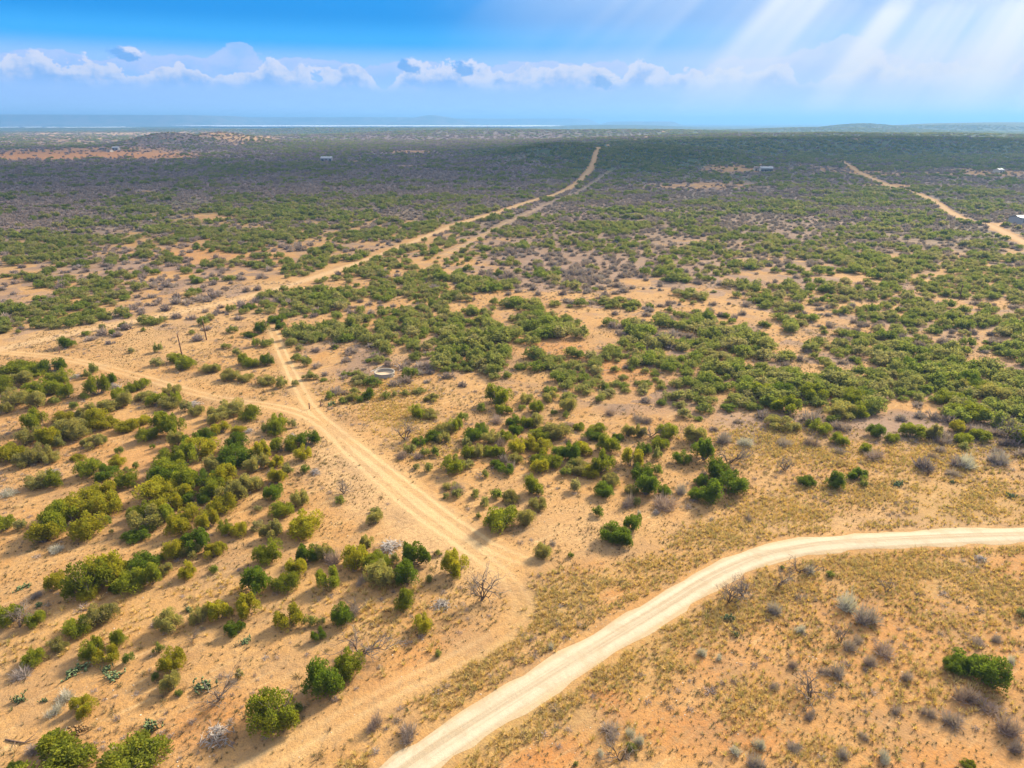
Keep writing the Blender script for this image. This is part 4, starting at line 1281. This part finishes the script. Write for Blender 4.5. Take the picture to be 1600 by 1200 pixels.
def unique_labels(items):
    """items: dicts with words, place, cx -> label that singles each out by order from the left where looks are alike"""
    by = {}
    for it in items:
        by.setdefault((it['words'], it['place']), []).append(it)
    for (wd, pl), L in by.items():
        L.sort(key=lambda e: e['cx'])
        for i, it in enumerate(L):
            if len(L) == 1:
                it['label'] = '%s %s' % (wd, pl)
            elif i == 0:
                it['label'] = '%s %s, leftmost of %d' % (wd, pl, len(L))
            elif i == len(L) - 1:
                it['label'] = '%s %s, rightmost of %d' % (wd, pl, len(L))
            else:
                it['label'] = '%s %s, %s from left' % (wd, pl, ORD[i] if i < len(ORD) else '%dth' % (i + 1))

items = []
for i in sorted(pick_T):
    X, Y, W, H, cx, cy, w, h, t = TR[i]
    items.append(dict(X=X, Y=Y, W=W, H=H, cx=cx, cy=cy, w=w, tone=t, place=name_place(cx, cy)))
for i in pick_S:
    X, Y, W, H = far_g[i]
    t = 'gdgo'[int(vnoise(np.array(X), np.array(Y), 3.0, 88) * 3.99)]
    items.append(dict(X=X, Y=Y, W=W, H=H, cx=float(fx[i]), cy=float(fy[i]), w=float(gpx[i]), tone=t, place=name_place(float(fx[i]), float(fy[i]))))
for it in items:
    size = 'large' if it['W'] > 5.0 else ('small' if it['W'] < 2.8 else 'mid-sized')
    form = 'upright ' if it['H'] > 0.82 * it['W'] else ('low ' if it['H'] < 0.5 * it['W'] else '')
    it['words'] = '%s %s%s juniper' % (size, form, TONES[it['tone']][0])
unique_labels(items)

def set_mat(o, m):
    o.material_slots[0].link = 'OBJECT'
    o.material_slots[0].material = m

for n, it in enumerate(sorted(items, key=lambda e: -e['w'])):
    v = (n * 7 + int(it['cx'])) % NV
    z = float(hgt(it['X'], it['Y'])) - 0.04
    rz = random.uniform(0, 6.28)
    root = empty('juniper', (it['X'], it['Y'], z), rz)
    root.scale = (it['W'] * random.uniform(1.0, 1.2), it['W'] * random.uniform(1.0, 1.2), it['H'] * random.uniform(0.82, 0.98))
    tag(root, it['label'], 'juniper', 'juniper bushes on the sandy ground')
    f = link('foliage', (JP if it['w'] > 17 else JS)[v][0], root)
    set_mat(f, TONES[it['tone']][1])
    if it['w'] > 17:
        link('stem', STEMS[v], root)

# the rest of the junipers
rest = [(*TR[i][:4],) for i in range(len(TR)) if i not in pick_T]
mask = np.ones(len(far_g), bool)
mask[pick_S] = False
R_ = np.vstack([np.array(rest), far_g[mask]]) if rest else far_g[mask]
dist = np.hypot(R_[:, 0], R_[:, 1])
MID = [juniper_mesh(400 + i, 800, 0.092, 0.025, M_SCRUB)[0] for i in range(7)]
FARP = [juniper_mesh(500 + i, 170, 0.20, 0.06, M_SCRUB)[0] for i in range(6)]
idx = np.where(dist < 420, rng.integers(0, 7, len(R_)), 7 + rng.integers(0, 6, len(R_)))
stuff('juniper_scrub', MID + FARP, np.stack([R_[:, 0], R_[:, 1], hgt(R_[:, 0], R_[:, 1]) - 0.04], 1), rng.uniform(0, 6.28, len(R_)), np.stack([R_[:, 2], R_[:, 2] * rng.uniform(.8, 1.2, len(R_)), R_[:, 3]], 1), idx,
      'green juniper scrub spread over the middle distance and hills', 'scrub')

# leafless brush of the flats
GMID = [shrub_mesh(600 + i, 260, 0.032, M_BRUSH) for i in range(6)]
GFAR = [shrub_mesh(650 + i, 90, 0.09, M_BRUSH) for i in range(5)]
dist = np.hypot(far_b[:, 0], far_b[:, 1])
idx = np.where(dist < 420, rng.integers(0, 6, len(far_b)), 6 + rng.integers(0, 5, len(far_b)))
stuff('grey_brush', GMID + GFAR, np.stack([far_b[:, 0], far_b[:, 1], hgt(far_b[:, 0], far_b[:, 1]) - 0.03], 1), rng.uniform(0, 6.28, len(far_b)), np.stack([far_b[:, 2], far_b[:, 2], far_b[:, 3]], 1), idx,
      'leafless grey brush covering the flats in the middle distance', 'brush')

# single leafless shrubs
SPROTO = {k: [shrub_mesh(700 + 10 * j + i, 520, 0.0095, m) for i in range(4)] for j, (k, m) in enumerate((('g', M_GREY), ('s', M_SAGE), ('p', M_PURPLE)))}
SWORD = {'g': 'greyish-tan twiggy shrub', 's': 'silver-grey twiggy shrub', 'p': 'purplish-brown twiggy shrub'}
SPLACE = [('beyond the grass strip', 1340, 945), ('in the middle of the red flat', 1350, 1025), ('among thin grass below the bend', 1230, 960), ('on bare red soil', 1110, 1022), ('in the cluster by the small juniper', 975, 1150), ('at the bottom of the red soil', 1180, 1175), ('in the shrubby corner', 1530, 1120),
          ('around the big dark juniper', 1540, 1030), ('at the lower bottom edge', 1350, 1180), ('among the dark row of junipers', 525, 880), ('on the cactus slope', 80, 1090), ('on the upper sandy slope', 60, 880), ('by the fallen branch', 85, 1168), ('around the dark juniper clump', 1030, 775), ('beside the wheel ruts', 650, 720),
          ('in the middle thicket', 790, 690), ('behind the bright clump', 900, 670), ('in the brush behind the clump', 985, 648), ('at the brush edge', 1150, 686), ('on the open grass slope', 1330, 700), ('on the far grass slope', 1500, 720), ('above the gravel road', 1170, 810), ('on the juniper slope', 560, 930), ('above the near road edge', 650, 1135), ('in the grassy flat', 1280, 1080), ('in the roadside grass', 860, 1010), ('in the sand bowl', 865, 850)]
sit = []
for cx, cy, w, h, t in parse(SHRUBS):
    X, Y, W, H = place(cx, cy, w, h, 0.35, 0.95)
    pl = min(SPLACE, key=lambda p: (p[1] - cx) ** 2 + ((p[2] - cy) * 1.7) ** 2)[0]
    sz = 'large' if W > 3.0 else ('small' if W < 1.7 else 'mid-sized')
    sit.append(dict(X=X, Y=Y, W=W, H=H, cx=cx, tone=t, place=pl, words=sz + ' ' + SWORD[t]))
unique_labels(sit)
for n, it in enumerate(sit):
    o = link('twiggy_shrub', SPROTO[it['tone']][n % 4], None, (it['X'], it['Y'], float(hgt(it['X'], it['Y'])) - 0.03))
    o.rotation_euler = (0, 0, random.uniform(0, 6.28))
    o.scale = (it['W'] * 1.05, it['W'], it['H'])
    tag(o, it['label'], 'shrub', 'leafless twiggy shrubs')

MSP = [mesquite_meshes(800 + i) for i in range(6)]
for n, (bx, by, h, lab) in enumerate(MESQ):
    X, Y = px2w(bx, by)
    D = depth_of(X, Y)
    H = h * D / FPX / math.cos(math.atan2(CAM_H, math.hypot(X, Y))) * 0.95
    root = empty('bare_mesquite', (float(X), float(Y), float(hgt(X, Y))), random.uniform(0, 6.28))
    root.scale = (H * 1.1, H * 1.1, H)
    tag(root, lab, 'tree', 'bare mesquite trees')
    link('limbs', MSP[n % 6][0], root)
    link('twigs', MSP[n % 6][1], root)

PP = [pile_mesh(820 + i, 110, M_DEAD) for i in range(5)]
for n, (cx, cy, w, h, lab) in enumerate(PILES):
    X, Y, W, H = place(cx, cy, w, h, 0.4, 0.9)
    o = link('brush_pile', PP[n % 5], None, (X, Y, float(hgt(X, Y))))
    o.rotation_euler = (0, 0, random.uniform(0, 6.28))
    o.scale = (W * 1.1, W * 1.1, H * 2.0)
    tag(o, lab, 'brush pile', 'heaps of dead branches')

CPM = {'g': [cactus_mesh(840 + i, 34, M_PAD) for i in range(4)], 'b': [cactus_mesh(850, 34, M_PADB)]}
for n, (cx, cy, w, h, t, lab) in enumerate(CACTI):
    X, Y, W, H = place(cx, cy, w, h, 0.3, 0.7)
    o = link('prickly_pear', CPM[t][n % len(CPM[t])], None, (X, Y, float(hgt(X, Y)) - 0.02))
    o.rotation_euler = (0, 0, random.uniform(-.6, .9))
    o.scale = (W * 1.1, W * 0.8, min(H, 0.9))
    tag(o, lab, 'cactus', 'prickly pear clumps')

X, Y = px2w(32, 1160)
b = MB()
b.tube([(-1.6, 0.3, .12), (-.6, 0.05, .16), (.5, -.1, .14), (1.5, .25, .3)], [.09, .085, .06, .025], 6)
b.tube([(.4, -.1, .14), (.9, .5, .3), (1.2, 1.0, .5)], [.05, .035, .015], 5)
b.tube([(-.5, .03, .16), (-.2, -.5, .28), (.2, -.8, .35)], [.05, .03, .012], 5)
tag(link('fallen_branch', b.mesh('fallen_branch', M_BARK), None, (float(X), float(Y), float(hgt(X, Y)) - 0.05)), 'dark fallen branch lying on the bare sand', 'branch')

# ------------------------------------------------------------------ grass, weeds and stones
def sprinkle(x0, x1, y0, y1, step, seed):
    r = np.random.default_rng(seed)
    xs, ys = np.meshgrid(np.arange(x0, x1, step), np.arange(y0, y1, step))
    X = xs.ravel() + r.uniform(-.5, .5, xs.size) * step
    Y = ys.ravel() + r.uniform(-.5, .5, ys.size) * step
    px, py = w2px(X, Y)
    m = (px > -60) & (px < 1660) & (py < 1260)
    X, Y, px, py = X[m], Y[m], px[m], py[m]
    road = dist_poly(X, Y, ROAD)
    trk = np.full(X.shape, 1e9)
    for t in TRACKS:
        trk = np.minimum(trk, dist_poly(X, Y, t))
    return X, Y, px, py, road, trk, r

X, Y, px, py, road, trk, r = sprinkle(-80, 90, 28, 150, 0.42, 71)
gr = ell(GRASS, px, py) * (1 - 0.8 * ell([e for e in RED if e[1] > 850], px, py))
clump = 0.55 * vnoise(X, Y, 2.4, 72) + 0.45 * vnoise(X, Y, 7.0, 73)
edge = np.exp(-((road - 3.6) / 1.1) ** 2) * 0.55
p = np.clip(np.maximum(gr, edge) * 1.7 - 0.05, 0, 1) * sstep(clump, 0.15, 0.5)
m = (r.uniform(size=X.shape) < p) & (road > 2.1 + 0.9 * vnoise(X, Y, 1.6, 91)) & ((trk > 1.6) | (r.uniform(size=X.shape) < .08))
Xg, Yg = X[m], Y[m]
hh = r.uniform(0.3, 0.75, len(Xg)) * (0.7 + 0.6 * clump[m])
GP = [grass_mesh(900 + i, 22, M_STRAW) for i in range(6)]
stuff('dry_grass', GP, np.stack([Xg, Yg, hgt(Xg, Yg) - 0.01], 1), r.uniform(0, 6.28, len(Xg)), np.stack([hh * 1.1, hh * 1.1, hh], 1), r.integers(0, 6, len(Xg)), 'straw-yellow bunch grass along the gravel road', 'grass', tilt=0.12)

X, Y, px, py, road, trk, r = sprinkle(-130, 130, 30, 190, 0.48, 75)
clump = 0.5 * vnoise(X, Y, 3.5, 76) + 0.5 * vnoise(X, Y, 11.0, 77)
m = (r.uniform(size=X.shape) < 0.62 * sstep(clump, 0.22, 0.72)) & (road > 2.7) & ((trk > 1.7) | (r.uniform(size=X.shape) < .1))
Xw, Yw = X[m], Y[m]
hh = r.uniform(0.10, 0.30, len(Xw)) * (1 + 0.8 * (r.uniform(size=len(Xw)) < 0.12))
WP = [grass_mesh(920 + i, 16, M_WEED, wid=0.05) for i in range(5)]
stuff('dry_weeds', WP, np.stack([Xw, Yw, hgt(Xw, Yw) - 0.01], 1), r.uniform(0, 6.28, len(Xw)), np.stack([hh * 1.3, hh * 1.3, hh], 1), r.integers(0, 5, len(Xw)), 'tiny dry weeds dotted over the sandy ground', 'weeds', tilt=0.2)

X, Y, px, py, road, trk, r = sprinkle(-170, 170, 30, 250, 1.25, 95)
clump = 0.5 * vnoise(X, Y, 5.0, 96) + 0.5 * vnoise(X, Y, 17.0, 97)
m = (r.uniform(size=X.shape) < 0.62 * sstep(clump, 0.30, 0.72)) & (road > 2.8) & (trk > 2.0)
Xt, Yt = X[m], Y[m]
ww = r.uniform(0.35, 1.15, len(Xt)) * (1 + 0.6 * (r.uniform(size=len(Xt)) < 0.1))
stuff('dry_twigs', [shrub_mesh(760 + i, 70, 0.020, M_GREY if i % 2 else M_WEED) for i in range(6)], np.stack([Xt, Yt, hgt(Xt, Yt) - 0.01], 1), r.uniform(0, 6.28, len(Xt)), np.stack([ww, ww, ww * r.uniform(0.25, 0.55, len(Xt))], 1), r.integers(0, 6, len(Xt)), 'sparse knee-high dry twigs and seedlings between the bushes', 'twigs')

X, Y, px, py, road, trk, r = sprinkle(-80, 100, 30, 130, 0.75, 79)
p = 0.10 + 0.5 * np.exp(-((road - 3.0) / 0.6) ** 2) + 0.35 * ell([(1150, 1110, 260, 90, 0, 1), (1450, 1000, 160, 80, 0, .7), (1400, 860, 220, 10, 0, 1), (920, 1130, 60, 40, 0, .8)], px, py)
m = (r.uniform(size=X.shape) < p * sstep(vnoise(X, Y, 4.0, 80), 0.3, 0.8)) & (road > 2.3)
Xs, Ys = X[m], Y[m]
ss = r.uniform(0.05, 0.15, len(Xs))
stuff('loose_stones', [stone_mesh(930 + i) for i in range(4)], np.stack([Xs, Ys, hgt(Xs, Ys) + 0.01], 1), r.uniform(0, 6.28, len(Xs)), np.stack([ss, ss * r.uniform(.7, 1.2, len(Xs)), ss * 0.6], 1), r.integers(0, 4, len(Xs)), 'small pale stones scattered beside the gravel road', 'stones', tilt=0.3)

# ------------------------------------------------------------------ water tank, posts, poles
tx, ty = float(tank_xy[0]), float(tank_xy[1])
D = float(depth_of(tx, ty))
TRAD = 15.5 * D / FPX
root = empty('water_tank', (tx, ty, float(hgt(tx, ty))))
tag(root, 'round open-topped pale concrete water tank standing in the clearing', 'water tank')
def lathe(prof, k, name, mat, parent):
    th = np.arange(k) * 2 * math.pi / k
    V = np.vstack([np.stack([r_ * np.cos(th), r_ * np.sin(th), np.full(k, z_)], 1) for r_, z_ in prof])
    F = [(i * k + j, i * k + (j + 1) % k, (i + 1) * k + (j + 1) % k, (i + 1) * k + j) for i in range(len(prof) - 1) for j in range(k)]
    return link(name, mesh_np(name, V, np.array(F), mat), parent)
TH = 1.05
lathe([(TRAD, -.1), (TRAD, TH - .16)], 40, 'outer_wall', M_CONC, root)
lathe([(TRAD, TH - .16), (TRAD + .05, TH - .14), (TRAD + .06, TH), (TRAD - .16, TH), (TRAD - .17, TH - .1)], 40, 'rim', M_CONC, root)
lathe([(TRAD - .165, TH - .1), (TRAD - .165, .25)], 40, 'inner_wall', M_CONC, root)
k = 40
th = np.arange(k) * 2 * math.pi / k
rr = TRAD - .16
V = [(rr * math.cos(t), rr * math.sin(t), 0.45 + 0.1 * math.sin(t * 2)) for t in th] + [(rr * .5 * math.cos(t), rr * .5 * math.sin(t), 0.38) for t in th] + [(0.2, 0.3, 0.34)]
F4 = [(i, (i + 1) % k, k + (i + 1) % k, k + i) for i in range(k)]
F3 = [(k + i, k + (i + 1) % k, 2 * k) for i in range(k)]
link('sand_fill', mesh_np('sand_fill', V, [np.array(F4), np.array(F3)], plain('tank_silt', (0.42, 0.31, 0.2)), smooth=True), root)
b = MB()
b.tube([(TRAD - .05, -.55, .62), (TRAD + .28, -.7, .62)], [.11, .11], 8)
link('outlet_pipe', b.mesh('outlet_pipe', M_RUST), root)

X, Y = px2w(577, 583)
b = MB()
b.tube([(0, 0, -.2), (0, 0, 2.6)], [.05, .045], 8)
root = empty('standpipe', (float(X), float(Y), float(hgt(X, Y))))
tag(root, 'thin upright steel standpipe beside the round water tank', 'pipe')
link('shaft', b.mesh('shaft', M_RUST), root)
b = MB()
b.tube([(0, 0, 2.5), (.3, 0, 2.56), (.5, 0, 2.3)], [.04, .04, .035], 6)
link('spout', b.mesh('spout', M_RUST), root)
p0, p1 = px2w(579, 582), px2w(599, 572)
b = MB()
b.tube([(float(p0[0]), float(p0[1]), float(hgt(*p0)) + .08), (float(p1[0]), float(p1[1]), float(hgt(*p1)) + .08)], [.07, .07], 8)
tag(link('water_pipe', b.mesh('water_pipe', M_TIN)), 'white water pipe lying on the ground behind the tank', 'pipe')

def post(px_, py_, h, rad, label, group):
    X, Y = px2w(px_, py_)
    root = empty('fence_post', (float(X), float(Y), float(hgt(X, Y))))
    tag(root, label, 'post', group)
    b = MB()
    b.tube([(0, 0, -.2), (0.01, 0, h * .5), (0.02, 0.01, h)], [rad, rad * .97, rad * .9], 8)
    link('shaft', b.mesh('shaft', M_RUST), root)
    b = MB()
    for z in (.35, .7, 1.0):
        b.tube([(-rad * 1.2, 0, h * z * .93), (0, -rad * 1.15, h * z * .93), (rad * 1.2, 0, h * z * .93)], [.018] * 3, 4)
    link('wire_tie', b.mesh('wire_tie', M_TIN), root)
post(484, 642, 1.35, .12, 'rusty gate post left of the faint trail', 'fence posts')
post(501.5, 638, 1.2, .11, 'rusty gate post right of the faint trail', 'fence posts')
post(94, 554, 1.6, .10, 'short rusty post at the corner bush by the crossroads', 'fence posts')
post(919, 477, 1.5, .13, 'lone rusty post on the distant bare sand', 'fence posts')

def pole(px_, py_, hpx, label):
    X, Y = px2w(px_, py_)
    D = float(depth_of(X, Y))
    H = hpx * D / FPX / math.cos(math.atan2(CAM_H, math.hypot(X, Y)))
    root = empty('utility_pole', (float(X), float(Y), float(hgt(X, Y))))
    root.rotation_euler = (0.0, R(-2.0), 0.3)
    tag(root, label, 'utility pole', 'wooden utility poles')
    b = MB()
    b.tube([(0, 0, -.4), (0, 0, H * .5), (0, 0, H)], [.17, .15, .12], 9)
    link('shaft', b.mesh('shaft', M_POLE), root)
    b = MB()
    b.tube([(0, 0, H), (0, 0, H + .25)], [.05, .035], 6)
    link('insulator', b.mesh('insulator', M_TIN), root)
    b = MB()
    b.box((-.09, -.45, H - .9), (.09, -.14, H - .25))
    link('bracket', b.mesh('bracket', M_RUST), root)
pole(285, 558, 36, 'tall brown utility pole rising behind the trail bushes')
pole(323, 532, 32, 'brown utility pole in front of a dark juniper top')
pole(1499, 468, 24, 'faint distant utility pole standing in the brush')

X, Y = px2w(766, 204)
Y = 3300.0
X = (766 - 800) / FPX * Y / CP
b = MB()
H = 42.0
for a in range(3):
    c, s = math.cos(a * 2.094), math.sin(a * 2.094)
    b.tube([(c * 2.2, s * 2.2, -1), (c * .6, s * .6, H)], [.45, .3], 5)
root = empty('radio_mast', (X, Y, float(hgt(X, Y))))
tag(root, 'tiny dark lattice mast on the far ridge', 'mast')
link('mast_leg', b.mesh('mast_leg', M_POLE), root)
b = MB()
for i in range(9):
    z = i * H / 9
    q_ = 2.2 - 1.6 * i / 9
    q2 = 2.2 - 1.6 * (i + 1) / 9
    for a in range(3):
        c, s = math.cos(a * 2.094), math.sin(a * 2.094)
        c2, s2 = math.cos((a + 1) * 2.094), math.sin((a + 1) * 2.094)
        b.tube([(c * q_, s * q_, z), (c2 * q2, s2 * q2, z + H / 9)], [.2, .2], 4)
link('brace', b.mesh('brace', M_POLE), root)

# ------------------------------------------------------------------ far buildings
def building(name, px_, py_, wpx, dep, hh_, rise, rz, wall, roof, label, cat='building', doors=2):
    X, Y = px2w(px_, py_)
    X, Y = float(X), float(Y)
    W = wpx * float(depth_of(X, Y)) / FPX
    root = empty(name, (X, Y, float(hgt(X, Y)) - 0.2), rz)
    tag(root, label, cat, 'far ranch buildings')
    b = MB()
    w, d = W / 2, dep / 2
    V = [(-w, -d, 0), (w, -d, 0), (w, d, 0), (-w, d, 0), (-w, -d, hh_), (w, -d, hh_), (w, d, hh_), (-w, d, hh_), (-w, 0, hh_ + rise), (w, 0, hh_ + rise)]
    b.add(V, [(0, 1, 5, 4), (2, 3, 7, 6)])
    b.add(V, [(1, 2, 6, 9, 5), (3, 0, 4, 8, 7)])
    link('wall', b.mesh('wall', wall), root)
    b = MB()
    o = 0.5
    V = [(-w - o, -d - o, hh_ - .12), (w + o, -d - o, hh_ - .12), (w + o, 0, hh_ + rise + .15), (-w - o, 0, hh_ + rise + .15), (w + o, d + o, hh_ - .12), (-w - o, d + o, hh_ - .12)]
    V += [(x, y, z + .12) for x, y, z in V]
    b.add(V, [(0, 1, 2, 3), (3, 2, 4, 5), (6, 9, 8, 7), (9, 11, 10, 8), (0, 6, 7, 1), (5, 4, 10, 11)])
    link('roof', b.mesh('roof', roof), root)
    for i in range(doors):
        b = MB()
        x = -w + W * (i + .5) / doors
        b.box((x - min(1.6, W * .12), -d - .08, .05), (x + min(1.6, W * .12), -d + .02, hh_ * .78))
        link('door' if i == 0 else 'window', b.mesh('door', M_DARK), root)
building('metal_barn', 511, 251, 17, 12, 4.6, 2.2, 0.05, M_TIN, M_TIN, 'long white metal barn alone on the dark flats', doors=3)
building('ranch_house', 1196, 270, 18, 11, 4.0, 1.6, -0.1, M_WALL, M_TIN, 'long pale house on the sandy patch below the hill', doors=4)
building('ranch_house', 1182, 269, 9, 9, 3.2, 1.4, -0.1, M_WALL, M_ROOFB, 'small brown-roofed house next to the long pale house', doors=2)
building('metal_shed', 1592, 349, 17, 9, 3.4, 1.2, 0.25, M_TIN, M_TIN, 'grey-white metal shed at the end of the winding ranch road', doors=2)
building('ranch_house', 1560, 270, 10, 9, 3.6, 1.6, 0.3, M_WALL, M_TIN, 'pale house on the broad sandy patch', doors=2)
building('farm_house', 182, 236, 9, 11, 4.2, 2.0, 0.1, M_TIN, M_TIN, 'white farmhouse beside the orange field', doors=2)
building('farm_house', 172, 238, 7, 9, 3.6, 1.6, -0.2, M_WALL, M_ROOFB, 'brown-roofed farm building beside the orange field', doors=1)
building('farm_house', 160, 236, 6, 9, 3.6, 1.6, 0.3, M_DARK, M_ROOFB, 'dark farm shed at the end of the orange field', doors=1)
